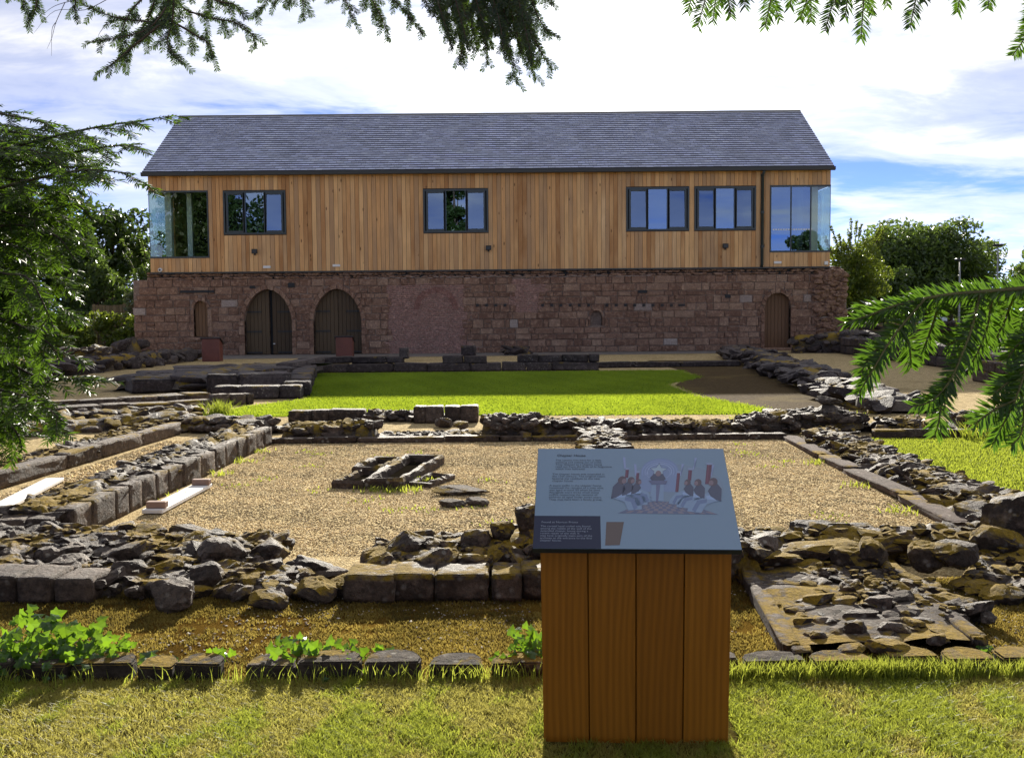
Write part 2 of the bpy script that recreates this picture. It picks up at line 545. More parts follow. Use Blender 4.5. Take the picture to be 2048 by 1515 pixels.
M['leaf_yellow'] = mat_leaf('yellow_green_leaf', (0.045, 0.075, 0.010), (0.11, 0.155, 0.022), (0.26, 0.33, 0.03), 0.45)
M['leaf_pale'] = mat_leaf('pale_leaf', (0.08, 0.10, 0.05), (0.20, 0.23, 0.12), (0.25, 0.30, 0.10), 0.4)
M['grass'] = mat_leaf('grass_blade', (0.19, 0.15, 0.045), (0.26, 0.255, 0.05), (0.70, 0.64, 0.15), 0.5, 0.5, 0.3)
M['grass_green'] = mat_leaf('green_grass_blade', (0.10, 0.135, 0.018), (0.19, 0.23, 0.03), (0.56, 0.62, 0.08), 0.5, 0.45, 0.3)
M['grass_lawn'] = mat_leaf('mown_grass_blade', (0.08, 0.165, 0.010), (0.13, 0.22, 0.016), (0.48, 0.60, 0.04), 0.5, 0.5, 0.3)
M['grass_pale'] = mat_leaf('pale_grass_blade', (0.12, 0.16, 0.018), (0.18, 0.22, 0.026), (0.50, 0.58, 0.06), 0.5, 0.5, 0.3)
M['moss_tuft'] = mat_leaf('moss_tuft', (0.055, 0.042, 0.018), (0.25, 0.185, 0.05), (0.44, 0.335, 0.075), 0.42, 0.8, 0.1)
m_, nt, out = material('gravel_chip')
_a = nd(nt, 'Attribute', attribute_name='Col')
principled(nt, out, _a.outputs['Color'], 0.9, 0.15)
M['chips'] = m_
# slates: tint per slate from a colour attribute
m_, nt, out = material('slate')
_a = nd(nt, 'Attribute', attribute_name='Col')
_n = noise(nt, geo(nt).outputs['Position'], 9.0, 5, 0.7)
_b = noise(nt, geo(nt).outputs['Position'], 0.55, 4, 0.6)
_c = mixc(nt, remap(nt, _n, 0.3, 0.75, 0.0, 0.25), _a.outputs['Color'], (0.16, 0.165, 0.22))
_c = mixc(nt, remap(nt, _b, 0.45, 0.7, 0.0, 0.25), _c, (0.13, 0.135, 0.17))
principled(nt, out, _c, 0.36, 0.8, _n, 0.5, 0.01)
M['slate'] = m_
M['shade_soil'] = mat_plain('shade_soil', (0.012, 0.010, 0.007), 1.0, 0.0)  # near-black: shade of a deep coffin hollow put into the soil colour

# ------------------------------------------------------------------ ground
tag(mesh_obj('ground', [(-700, -300, 0), (700, -300, 0), (700, 1500, 0), (-700, 1500, 0)], [(0, 1, 2, 3)], M['gravel']), kind='structure')
FIELD = [(-600, 47), (-14.9, 47), (-14.9, 51.5), (13.2, 51.5), (13.2, 33.0), (21, 33.0), (60, 52), (600, 52), (600, 1400), (-600, 1400)]
sheet('field', FIELD, M['field'], 0.004)
LAWN_FRONT = [(-9, -7), (9, -7), (9, 4.36), (-9, 4.36)]
sheet('lawn', LAWN_FRONT, M['lawn_soil'], 0.004)
MOSS = [(-9, 4.375), (9, 4.375), (9, 6.0), (-9, 6.0)]
sheet('moss_bed', MOSS, M['moss_ground'], 0.004)
LAWN_CLOISTER = [(-5.05, 16.1), (3.75, 15.75), (4.1, 16.6), (3.45, 19.2), (3.35, 22.3), (4.5, 24.6), (4.5, 27.6), (-5.7, 27.6), (-5.0, 24), (-3.85, 19.3), (-4.6, 17.9)]
sheet('lawn_cloister', LAWN_CLOISTER, M['lawn_far'], 0.008)
LAWN_RIGHT = [(4.05, 6.2), (9.5, 6.2), (9.5, 12.55), (4.15, 12.55)]
sheet('lawn_right', LAWN_RIGHT, M['lawn_dry'], 0.008)
LAWN_FAR = [(12.8, 28), (21, 27), (24, 50), (14, 54)]
sheet('lawn_far_right', LAWN_FAR, M['lawn_dry'], 0.012)
sheet('dirt_patch', [(3.7, 15.9), (5.6, 16.3), (6.6, 24), (7.4, 33), (4.4, 33.5), (4.6, 26), (3.5, 22)], M['dirt'], 0.004)
sheet('path', [(-12.5, 37.2), (-5.0, 37.8), (9.5, 38.6), (9.5, 41.1), (-12.5, 41.1)], M['paving'], 0.006)

# ------------------------------------------------------------------ building
Y0 = 41.0
XL, XR = P(299, 440, Y0).x, P(1660, 440, Y0).x
def X(px, py=440): return P(px, py, Y0).x
def Z(py, px=1000): return P(px, py, Y0).z
zc0, zeave = Z(538.5), Z(341.0)
YR = 45.5
zridge = P(1000, 226, YR).z
bld = thing('heritage_building', 'long building with larch-clad upper storey and slate roof on a red sandstone wall', 'building', ((XL + XR)/2, Y0, 0))
rng = random.Random(7)

# openings of the upper storey: x0, x1, z0, z1
def win(px0, px1, py0, py1):
    xm = (px0 + px1)/2
    return (X(px0), X(px1), P(xm, py1, Y0).z, P(xm, py0, Y0).z)
W1, W2, W3, W4 = win(448, 573, 383, 470.5), win(847, 977, 377, 464), win(1252, 1378, 374, 461), win(1388, 1511, 374, 461)
zt = (W1[3] + W2[3] + W3[3] + W4[3])/4
zb = (W1[2] + W2[2] + W3[2] + W4[2])/4
W1, W2, W3, W4 = [(w_[0], w_[1], zb, zt) for w_ in (W1, W2, W3, W4)]
CL = (XL, X(418), P(360, 515, Y0).z, zt)
CR = (X(1539), XR, P(1600, 503, Y0).z, zt)
OPEN = [CL, W1, W2, W3, W4, CR]
YF = Y0 - 0.06                                  # face of the boards

clad = MB()
# backing behind the boards, pierced by the openings
for i, o_ in enumerate(OPEN):
    clad.box(o_[0], o_[1], YF + 0.03, YF + 0.16, o_[3], zeave + 0.05)
    clad.box(o_[0], o_[1], YF + 0.03, YF + 0.16, zc0, o_[2])
    if i + 1 < len(OPEN):
        clad.box(o_[1], OPEN[i + 1][0], YF + 0.03, YF + 0.16, zc0, zeave + 0.05)
cladding = clad.build('cladding', M['cedar_back'], bld)
bm_ = MB().box(-0.5, 0.5, 0, 1, 0, 1)
pl0 = bm_.build('plank', M['cedar'], cladding)
board_me = pl0.data
bpy.data.objects.remove(pl0)

def plank(x0, x1, z0, z1, dy):
    o = link('plank', board_me, cladding, ((x0 + x1)/2, YF - dy, z0))
    o.scale = (x1 - x0 - 0.012, 0.028 + dy, z1 - z0)
    return o

edges = sorted({round(e, 4) for o_ in OPEN for e in (o_[0], o_[1])})
for a, b in zip(edges[:-1], edges[1:]):
    n = max(1, round((b - a)/0.168))
    ws = [rng.choice((0.92, 1.0, 1.0, 1.06)) for _ in range(n)]
    t = sum(ws)
    x = a
    hole = [o_ for o_ in OPEN if o_[0] < (a + b)/2 < o_[1]]
    for q in ws:
        x1 = x + (b - a)*q/t
        if hole:
            plank(x, x1, hole[0][3] + 0.03, zeave, rng.uniform(0, 0.006))
            plank(x, x1, zc0, hole[0][2] - 0.03, rng.uniform(0, 0.006))
        else:
            plank(x, x1, zc0, zeave, rng.uniform(0, 0.006))
        x = x1

# gables and back of the upper storey
for s, xe, cut in ((-1, XL, CL), (1, XR, CR)):
    gb = MB()
    x0, x1 = (xe, xe + 0.15) if s < 0 else (xe - 0.15, xe)
    yc = Y0 + 2.6                                # the corner glass wraps round to here
    gb.box(x0, x1, yc, Y0 + 8.9, zc0, zeave)
    gb.box(x0, x1, YF + 0.16, yc, zc0, cut[2])
    gb.box(x0, x1, YF + 0.16, yc, cut[3], zeave)
    gb.prism([(YF + 0.16, zeave), (Y0 + 8.9, zeave), (YR, zridge - 0.25)], x0, x1, 'x')
    gb.build('gable_wall', M['cedar'], bld)
MB().box(XL, XR, Y0 + 8.9, Y0 + 9.05, zc0, zeave).build('rear_cladding', M['cedar'], bld)
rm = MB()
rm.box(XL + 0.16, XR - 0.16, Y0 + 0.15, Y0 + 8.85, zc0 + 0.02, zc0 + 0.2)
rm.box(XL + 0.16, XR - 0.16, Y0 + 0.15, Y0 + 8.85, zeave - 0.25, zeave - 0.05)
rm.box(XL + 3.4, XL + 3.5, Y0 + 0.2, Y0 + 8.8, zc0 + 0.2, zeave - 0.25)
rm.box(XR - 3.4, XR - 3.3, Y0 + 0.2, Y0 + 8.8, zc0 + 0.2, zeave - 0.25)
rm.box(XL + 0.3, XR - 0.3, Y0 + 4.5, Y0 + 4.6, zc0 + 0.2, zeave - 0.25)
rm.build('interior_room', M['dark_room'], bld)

def bars(parent, x0, x1, z0, z1, t, y0, y1, name='frame', mat='frame'):
    m = MB()
    m.box(x0, x1, y0, y1, z1 - t, z1)
    m.box(x0, x1, y0, y1, z0, z0 + t)
    m.box(x0, x0 + t, y0, y1, z0 + t, z1 - t)
    m.box(x1 - t, x1, y0, y1, z0 + t, z1 - t)
    return m.build(name, M[mat], parent)

def strip_window(w_, tilt):
    x0, x1, z0, z1 = w_
    fr = bars(bld, x0, x1, z0, z1, 0.07, YF - 0.035, YF + 0.12, 'window')
    xs = [x0 + (x1 - x0)*f for f in (0.045, 0.34, 0.66, 0.955)]
    for i in range(3):
        a, b = xs[i], xs[i + 1]
        if i == 1:
            pane = MB().box(a, b, YF + 0.04, YF + 0.046, z0 + 0.07, z1 - 0.07).build('pane', M['glass'], fr)
            MB().box(a - 0.05, a + 0.03, YF - 0.03, YF + 0.1, z0 + 0.07, z1 - 0.07).build('mullion', M['frame'], fr)
            MB().box(b - 0.03, b + 0.05, YF - 0.03, YF + 0.1, z0 + 0.07, z1 - 0.07).build('mullion', M['frame'], fr)
        else:
            bars(fr, a, b, z0 + 0.072, z1 - 0.072, 0.075, YF - 0.03, YF + 0.03, 'casement')
            V = [(a + 0.07, YF, z0 + 0.14), (b - 0.07, YF, z0 + 0.14), (b - 0.07, YF, z1 - 0.14), (a + 0.07, YF, z1 - 0.14)]
            t = math.tan(R(tilt[i]))
            zm = (z0 + z1)/2
            V = [(v[0], v[1] + (v[2] - zm)*t*0.5, v[2]) for v in V]
            mesh_obj('pane', V, [(0, 1, 2, 3)], M['glass'], fr)
    return fr

strip_window(W1, (1.2, 0, 4.6))
strip_window(W2, (4.6, 0, 4.6))
strip_window(W3, (4.2, 0, 4.4))
strip_window(W4, (4.4, 0, 4.0))

# glazed corners: front sheets, a side sheet round the corner, white posts inside
def corner(cw, side):
    x0, x1, z0, z1 = cw
    fr = MB()
    t = 0.05
    fr.box(x0, x1, YF - 0.02, YF + 0.12, z1 - 0.04, z1 + 0.03)
    fr.box(x0, x1, YF - 0.02, YF + 0.12, z0 - 0.03, z0 + 0.04)
    xi = x1 if side < 0 else x0                  # inner end
    xo = x0 if side < 0 else x1                  # building corner
    fr.box(min(xi, xi + side*t), max(xi, xi + side*t), YF - 0.02, YF + 0.12, z0 + 0.04, z1 - 0.04)
    fr.box(min(xo, xo - side*0.02), max(xo, xo - side*0.02), YF, YF + 0.02, z0 + 0.04, z1 - 0.04)
    f = fr.build('corner_window', M['frame'], bld)
    n = 1 if side < 0 else 3
    ws = [(x0 + 0.02, x1 - t)] if side < 0 else [(x0 + t + (x1 - x0 - t)*i/3, x0 + t + (x1 - x0 - t)*(i + 1)/3) for i in range(3)]
    for i, (a, b) in enumerate(ws):
        MB().box(a + 0.006, b - 0.006, YF + 0.01, YF + 0.016, z0 + 0.04, z1 - 0.04).build('pane', M['cornerglass' if (side < 0 or i == 2) else 'glass'], f)
        if side > 0 and i < 2:
            MB().box(b - 0.025, b + 0.025, YF - 0.01, YF + 0.06, z0 + 0.04, z1 - 0.04).build('mullion', M['frame'], f)
    MB().box(xo - side*0.012, xo - side*0.004, YF + 0.03, Y0 + 2.6, z0 + 0.03, z1 - 0.03).build('side_pane', M['cornerglass'], f)
    for dx, dy, wd, mt in (((0.36, 1.15, 0.25, 'post'), (0.86, 2.45, 0.13, 'frame'), (1.12, 1.5, 0.2, 'post')) if side < 0 else
                           ((0.30, 1.2, 0.34, 'post'), (0.82, 2.5, 0.12, 'frame'), (0.62, 0.6, 0.10, 'frame'), (1.0, 0.7, 0.22, 'post'))):
        cx = xo - side*dx
        MB().box(cx - wd/2, cx + wd/2, Y0 + dy, Y0 + dy + wd, z0 - 0.1, z1 + 0.1).build('post', M[mt], f)
    if side > 0:
        mk = MB()
        for k in range(16):
            xk = x0 + 0.12 + k*(x1 - x0 - 0.9)/15
            mk.box(xk, xk + 0.06, YF + 0.004, YF + 0.007, z0 + 0.84, z0 + 0.90)
        mk.build('glass_markings', M['white'], f)['kind'] = 'stuff'

corner(CL, -1)
corner(CR, 1)

# roof
xa, xb = P(285, 348, Y0 - 0.3).x, P(1668, 335, Y0 - 0.3).x
ye, ze = Y0 - 0.34, zeave + 0.06
L = math.hypot(YR - ye, zridge - ze)
sy, sz = (YR - ye)/L, (zridge - ze)/L            # slope direction
ny, nz = -sz, sy                                 # outward normal
rf = MB()
rf.prism([(ye + 0.02, ze - 0.06), (YR, zridge - 0.10), (2*YR - ye, ze - 0.06), (2*YR - ye, ze - 0.16), (YR, zridge - 0.24), (ye + 0.02, ze - 0.16)], xa + 0.03, xb - 0.03, 'x')
roof = rf.build('roof', M['gutter'], bld)
rs = np.random.RandomState(3)
NC = 27
NW = 92
V, F, C = [], [], []
ex = L/NC
for side in (1, -1):
    for r in range(NC):
        off = 0.5*(r % 2)
        for k in range(-1, NW):
            u0 = xa + (k + off)*(xb - xa)/NW
            u1 = u0 + (xb - xa)/NW - 0.008
            u0, u1 = max(u0, xa), min(u1, xb)
            if u1 - u0 < 0.02:
                continue
            s0, s1 = r*ex - 0.012*rs.rand(), (r + 1)*ex + 0.02
            h0, h1 = 0.040 + 0.008*rs.rand(), 0.006
            n = len(V)
            pts = []
            for (u, s_, h) in ((u0, s0, 0.0), (u1, s0, 0.0), (u1, s0, h0), (u0, s0, h0), (u0, s0, h0), (u1, s0, h0), (u1, s1, h1), (u0, s1, h1)):
                yy, zz = ye + sy*s_ + ny*h, ze - 0.05 + sz*s_ + nz*h
                pts.append((u, yy if side > 0 else 2*YR - yy, zz))
            V += pts
            F += [(n, n + 1, n + 2, n + 3), (n + 4, n + 5, n + 6, n + 7)]
            g = rs.uniform(0.72, 1.18)
            t = rs.rand()
            c = (0.44*g, 0.49*g, (0.66 + 0.05*t)*g)
            if rs.rand() < 0.05:
                c = (0.55, 0.60, 0.76)
            C += [(0.05, 0.052, 0.065)]*4 + [c]*4  # lower edge faces coloured near-black to paint the shade line under each course
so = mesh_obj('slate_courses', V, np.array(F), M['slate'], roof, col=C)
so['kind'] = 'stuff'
MB().prism([(YR - 0.13, zridge - 0.10), (YR, zridge + 0.015), (YR + 0.13, zridge - 0.10)], xa, xb, 'x').build('ridge_cap', M['slate'], roof, col=False)
for xv, s in ((xa, -1), (xb, 1)):
    MB().prism([(ye, ze - 0.17), (ye, ze - 0.03), (YR, zridge - 0.03), (YR, zridge - 0.22)], xv - 0.02*(s > 0), xv + 0.02*(s < 0), 'x').build('verge_trim', M['frame'], roof)
gt = MB()
gt.prism([(ye - 0.13, ze - 0.20), (ye - 0.03, ze - 0.22), (ye + 0.02, ze - 0.18), (ye + 0.02, ze - 0.07), (ye - 0.14, ze - 0.07)], xa - 0.02, xb + 0.02, 'x')
gt.build('gutter', M['gutter'], roof)
MB().box(XL - 0.02, XR + 0.02, YF - 0.05, YF + 0.2, zeave, ze - 0.15).build('fascia', M['gutter'], roof)
dx = X(1523)
dp = MB()
dp.tube([(dx, ye - 0.05, ze - 0.2), (dx, YF - 0.09, ze - 0.42), (dx, YF - 0.09, zc0 + 0.1), (dx, YF - 0.02, zc0 + 0.02)], 0.06, 10)
dpo = dp.build('downpipe', M['frame'], bld, smooth=True)
for zz in (zeave - 0.35, (zeave + zc0)/2 + 0.15, zc0 + 0.75):
    MB().tube([(dx, YF - 0.09, zz), (dx, YF - 0.09, zz + 0.10)], 0.075, 10).build('pipe_collar', M['frame'], dpo)
MB().box(XL, XR, YF - 0.05, YF + 0.1, zc0 - 0.06, zc0 - 0.004).build('drip_flashing', M['gutter'], bld)
for px, py in ((509, 503), (977, 496), (1451, 492)):
    p = P(px, py, YF - 0.1)
    fl = MB().box(p.x - 0.11, p.x + 0.11, YF - 0.16, YF - 0.08, p.z - 0.08, p.z + 0.10).build('floodlight', M['iron'], bld, bevel=0.01)
    MB().box(p.x - 0.03, p.x + 0.03, YF - 0.08, YF, p.z - 0.14, p.z - 0.07).build('bracket', M['iron'], fl)
    MB().box(p.x - 0.08, p.x + 0.08, YF - 0.165, YF - 0.161, p.z - 0.05, p.z + 0.07).build('lens', M['gutter'], fl)
for px, py in ((534, 534), (673, 531), (1555, 525)):
    p = P(px, py, YF)
    MB().box(p.x - 0.15, p.x + 0.15, YF - 0.05, YF - 0.002, p.z - 0.045, p.z + 0.05).build('bulkhead_vent', M['white'], bld, bevel=0.008)
p = P(321, 540, YF)
dm = MB().tube([(p.x, YF, p.z), (p.x, YF - 0.06, p.z), (p.x, YF - 0.10, p.z)], [0.085, 0.085, 0.05], 12).build('dome_camera', M['white'], bld, smooth=True)
MB().tube([(p.x, YF - 0.09, p.z), (p.x, YF - 0.125, p.z)], [0.05, 0.028], 10).build('dome_lens', M['iron'], dm, smooth=True)
p = P(1651, 526, YF)
MB().box(p.x - 0.06, p.x + 0.08, YF - 0.09, YF - 0.002, p.z - 0.07, p.z + 0.07).build('junction_box', M['white'], bld, bevel=0.008)

# ---- the medieval wall below
def zpx(py, px): return P(px, py, Y0).z
XWL, XWR = X(270, 680), X(1692, 680)
ZT = zc0 - 0.30                                  # top of the coursed stone, rubble above
def arch(px0, px1, pys, pya, kind):
    x0, x1 = X(px0, 640), X(px1, 640)
    xm = (px0 + px1)/2
    return dict(x0=x0, x1=x1, zs=zpx(pys, xm), za=zpx(pya, xm), kind=kind, zb=0.0)
A1 = arch(489, 584, 640, 578, 'pointed')
A2 = arch(627, 723, 640, 577, 'pointed')
A3 = arch(1529, 1581, 612, 585, 'round')
A4 = arch(388, 416, 618, 601, 'round'); A4['zb'] = zpx(674, 402)
A5 = arch(1181, 1204, 632, 620, 'round'); A5['zb'] = zpx(651, 1192)
ARCH = [A1, A2, A3, A4, A5]

def atop(a, x, grow=0.0):
    hw = (a['x1'] - a['x0'])/2 + grow
    t = abs((x - (a['x0'] + a['x1'])/2)/hw)
    if t >= 1:
        return None
    h = a['za'] - a['zs'] + grow
    f = (1 - t**1.85)**0.56 if a['kind'] == 'pointed' else math.sqrt(1 - t*t)
    return a['zs'] + h*f

def blocked(x, z, grow=0.14):
    for a in ARCH:
        g = grow if a is not A5 else 0.08
        t = atop(a, x, g)
        if t is not None and a['zb'] - 0.05 < z < t:
            return a
    return None

# mortar core pierced by the arches
cr = MB()
xs = set([XWL, XWR])
for a in ARCH:
    for i in range(25):
        xs.add(a['x0'] + (a['x1'] - a['x0'])*i/24)
xs = sorted(xs)
YB = Y0 + 0.85
for a, b in zip(xs[:-1], xs[1:]):
    xm = (a + b)/2
    oa = [q for q in ARCH if q['x0'] < xm < q['x1']]
    if not oa:
        cr.add([(a, Y0, 0), (b, Y0, 0), (b, Y0, ZT), (a, Y0, ZT)], [(0, 1, 2, 3)])
    else:
        q = oa[0]
        za_, zb_ = (atop(q, min(max(v, q['x0'] + 1e-4), q['x1'] - 1e-4)) for v in (a, b))
        cr.add([(a, Y0, za_), (b, Y0, zb_), (b, Y0, ZT), (a, Y0, ZT), (a, Y0 + 0.5, za_), (b, Y0 + 0.5, zb_)], [(0, 1, 2, 3), (0, 4, 5, 1)])
        if q['zb'] > 0:
            cr.add([(a, Y0, 0), (b, Y0, 0), (b, Y0, q['zb']), (a, Y0, q['zb']), (b, Y0 + 0.5, q['zb']), (a, Y0 + 0.5, q['zb'])], [(0, 1, 2, 3), (3, 2, 4, 5)])
for q in ARCH:
    for xx in (q['x0'], q['x1']):
        cr.add([(xx, Y0, q['zb']), (xx, Y0 + 0.5, q['zb']), (xx, Y0 + 0.5, q['zs'] + 0.03), (xx, Y0, q['zs'] + 0.03)], [(0, 1, 2, 3)])
cr.add([(XWL, Y0, 0), (XWL, YB, 0), (XWL, YB, ZT), (XWL, Y0, ZT)], [(0, 1, 2, 3)])
cr.add([(XWR, Y0, 0), (XWR, YB, 0), (XWR, YB, ZT), (XWR, Y0, ZT)], [(0, 1, 2, 3)])
cr.add([(XWL, Y0, ZT), (XWR, Y0, ZT), (XWR, YB, ZT), (XWL, YB, ZT)], [(0, 1, 2, 3)])
cr.add([(XWL + 0.1, Y0 + 0.51, 0), (XWR - 0.1, Y0 + 0.51, 0), (XWR - 0.1, Y0 + 0.51, ZT), (XWL + 0.1, Y0 + 0.51, ZT)], [(0, 1, 2, 3)])
wall = mesh_obj('sandstone_wall', cr.V, cr.F, M['mortar'], bld)
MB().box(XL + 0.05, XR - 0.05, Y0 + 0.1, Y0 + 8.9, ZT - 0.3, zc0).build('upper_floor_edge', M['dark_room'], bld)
MB().box(XWL + 0.3, XWR - 0.3, Y0 + 8.3, Y0 + 8.95, 0, ZT).build('rear_wall', M['mortar'], bld)

BRICK = [(X(772, 640), X(934, 640), 0.0, zpx(566, 850)), (X(1022, 600), X(1080, 600), zpx(628, 1045), zpx(558, 1045))]
def bedge(b, z):
    q = mnoise.noise(Vector((z*2.2, b[0], 0))), mnoise.noise(Vector((z*2.2, b[1], 7)))
    return b[0] + 0.55*q[0] + 0.15, b[1] + 0.6*q[1] - 0.1
def in_brick(x, z):
    return any(bedge(b, z)[0] < x < bedge(b, z)[1] and b[2] < z < b[3] for b in BRICK)

def stone_face(x0, x1, z0, z1, d, r_, ch=0.016, g=0.006):
    """one facing stone: raised, slightly crooked face with worn edges"""
    x0, x1, z0, z1 = x0 + g, x1 - g, z0 + g, z1 - g
    j = lambda a: r_.uniform(-a, a)
    ou = [(x0 + j(.012), z0 + j(.01)), (x1 + j(.012), z0 + j(.01)), (x1 + j(.012), z1 + j(.01)), (x0 + j(.012), z1 + j(.01))]
    c = r_.uniform(0.6, 1.5)*ch
    xm, zm = (x0 + x1)/2, (z0 + z1)/2
    V = [(x, Y0 + 0.012, z) for x, z in ou]
    for x, z in ou:
        V.append((x - math.copysign(c, x - xm), Y0 - d + j(.006), z - math.copysign(c, z - zm)))
    V.append((xm + j(.03), Y0 - d - r_.uniform(0.0, 0.012), zm + j(.03)))
    return V, [(0, 1, 5, 4), (1, 2, 6, 5), (2, 3, 7, 6), (3, 0, 4, 7), (4, 5, 8), (5, 6, 8), (6, 7, 8), (7, 4, 8)]

stones = []
z = 0.0
row = 0
while z < ZT - 0.06:
    h = rng.uniform(0.20, 0.36)
    h = min(h, ZT - z)
    if ZT - z - h < 0.14:
        h = ZT - z
    lx = XWL + (0.0 if z < 1.9 else (z - 1.9)*0.36) + rng.uniform(-0.08, 0.06)
    rx = XWR + rng.uniform(-0.1, 0.06)
    x = lx
    while x < rx - 0.05:
        wd = rng.choice((0.24, 0.3, 0.38, 0.46, 0.56, 0.66, 0.8))*rng.uniform(0.85, 1.15)
        x1 = min(x + wd, rx)
        if rx - x1 < 0.15:
            x1 = rx
        segs, cur, st = [], x, None
        N = 24
        for i in range(N):
            xx = x + (x1 - x)*(i + 0.5)/N
            ok = not blocked(xx, z + h*0.5) and not in_brick(xx, z + h*0.5)
            if ok and st is None:
                st = x + (x1 - x)*i/N
            if (not ok or i == N - 1) and st is not None:
                en = x + (x1 - x)*((i + 1) if ok else i)/N
                if en - st > 0.05:
                    segs.append((st, en))
                st = None
        for a, b in segs:
            if h > 0.30 and b - a < 0.5 and rng.random() < 0.22:
                stones.append((a, b, z, z + h*0.5))
                stones.append((a, b, z + h*0.5, z + h))
            else:
                stones.append((a, b, z, z + h))
        x = x1
    z += h
    row += 1
HOLES = [(955 + 18.4*i, 610) for i in range(4)] + [(1085 + 18.4*i, 609.5) for i in range(15)]
hx = [(X(px, 610), zpx(610, px)) for px, _ in HOLES if not 1180 < px < 1206]
stones.sort(key=lambda s_: -(s_[1] - s_[0])*(s_[3] - s_[2]))
rest = MB()
for i, (a, b, z0, z1) in enumerate(stones):
    V, F = stone_face(a, b, z0, z1, rng.uniform(0.012, 0.055), rng)
    if i < 296:
        mesh_obj('stone', V, F, M['lime' if rng.random() < 0.045 else 'ashlar'], wall)
    else:
        rest.add(V, F)
ro = rest.build('small_stones', M['ashlar'], wall)
ro['kind'] = 'stuff'
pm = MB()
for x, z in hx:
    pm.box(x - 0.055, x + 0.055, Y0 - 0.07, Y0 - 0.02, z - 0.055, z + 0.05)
po = pm.build('putlog_holes', M['dark_room'], wall)  # solid dark blocks on the wall face, painted as the holes' shade
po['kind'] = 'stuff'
# a few beam sockets: near-black blocks coloured as the shade inside
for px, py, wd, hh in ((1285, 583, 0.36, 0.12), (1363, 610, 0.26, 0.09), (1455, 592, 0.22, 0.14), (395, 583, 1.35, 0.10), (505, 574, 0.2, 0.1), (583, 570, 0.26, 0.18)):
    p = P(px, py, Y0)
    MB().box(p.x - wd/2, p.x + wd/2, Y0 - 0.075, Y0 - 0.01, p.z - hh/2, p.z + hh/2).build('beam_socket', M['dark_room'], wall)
# brick infill
bk = MB()
for bx0, bx1, bz0, bz1 in BRICK:
    z = bz0
    r_ = 0
    while z < bz1 - 0.03:
        e0, e1 = bedge((bx0, bx1), z + 0.04)
        x = e0 - 0.1 - (0.11 if r_ % 2 else 0)
        while x < e1 + 0.05:
            V, F = stone_face(x, x + 0.225, z, z + 0.078, rng.uniform(0.004, 0.022), rng, 0.006, 0.005)
            bk.add(V, F)
            x += 0.225
        z += 0.078
        r_ += 1
bo = bk.build('brick_infill', M['brick'], wall)
bo['kind'] = 'stuff'
# blocked brick arch
ba = MB()
bc, brz, brr = X(872, 615), zpx(618, 872), 0.66
for i in range(26):
    t = math.pi*(i + 0.5)/26
    c_, s_ = math.cos(t), math.sin(t)
    def q(rr, tt, d): return (bc + rr*math.cos(tt), Y0 - d, brz + rr*math.sin(tt))
    dt = math.pi/26*0.42
    d = rng.uniform(0.035, 0.055)
    ba.add([q(brr, t - dt, d), q(brr, t + dt, d), q(brr + 0.22, t + dt, d), q(brr + 0.22, t - dt, d),
            q(brr, t - dt, -0.01), q(brr, t + dt, -0.01), q(brr + 0.22, t + dt, -0.01), q(brr + 0.22, t - dt, -0.01)],
           [(0, 1, 2, 3), (0, 4, 5, 1), (1, 5, 6, 2), (2, 6, 7, 3), (3, 7, 4, 0)])
bao = ba.build('brick_arch', M['brick'], wall)
bao['kind'] = 'stuff'

def voussoirs(a, n, wd, name, depth=0.07):
    """arch ring, each stone its own"""
    xc = (a['x0'] + a['x1'])/2
    pts = []
    for i in range(n + 1):
        u = -1 + 2*i/n
        x = xc + (a['x1'] - a['x0'])/2*math.sin(u*math.pi/2)*0.9999
        pts.append((x, atop(a, x)))
    ou = []
    for (x, z_) in pts:
        dx_, dz_ = x - xc, z_ - (a['zs'] - 0.3)
        l = math.hypot(dx_, dz_)
        ou.append((x + dx_/l*wd, z_ + dz_/l*wd))
    for i in range(n):
        m = MB()
        f = 0.04
        def lp(p, q_, t): return (p[0] + (q_[0] - p[0])*t, p[1] + (q_[1] - p[1])*t)
        b0, b1 = lp(pts[i], pts[i + 1], f), lp(pts[i], pts[i + 1], 1 - f)
        o0, o1 = lp(ou[i], ou[i + 1], f), lp(ou[i], ou[i + 1], 1 - f)
        m.prism([b0, b1, o1, o0], Y0 - depth - rng.uniform(0, 0.02), Y0 + 0.2, 'y')
        m.build(name, M['ashlar'], wall)
    for xx, s in ((a['x0'], -1), (a['x1'], 1)):          # jamb stones
        z_ = a['zb']
        while z_ < a['zs'] - 0.05:
            h = min(rng.uniform(0.25, 0.42), a['zs'] - z_)
            ww = wd*rng.choice((0.9, 1.3))
            m = MB()
            m.box(min(xx, xx + s*ww), max(xx, xx + s*ww), Y0 - depth + 0.01 - rng.uniform(0, 0.02), Y0 + 0.2, z_ + 0.006, z_ + h - 0.006)
            m.build('jamb_stone', M['ashlar'], wall, bevel=0.012)
            z_ += h

voussoirs(A1, 12, 0.17, 'arch_stone')
voussoirs(A2, 12, 0.17, 'arch_stone')
voussoirs(A3, 9, 0.16, 'arch_stone')
voussoirs(A4, 7, 0.12, 'arch_stone', 0.05)
voussoirs(A5, 6, 0.09, 'arch_stone', 0.05)

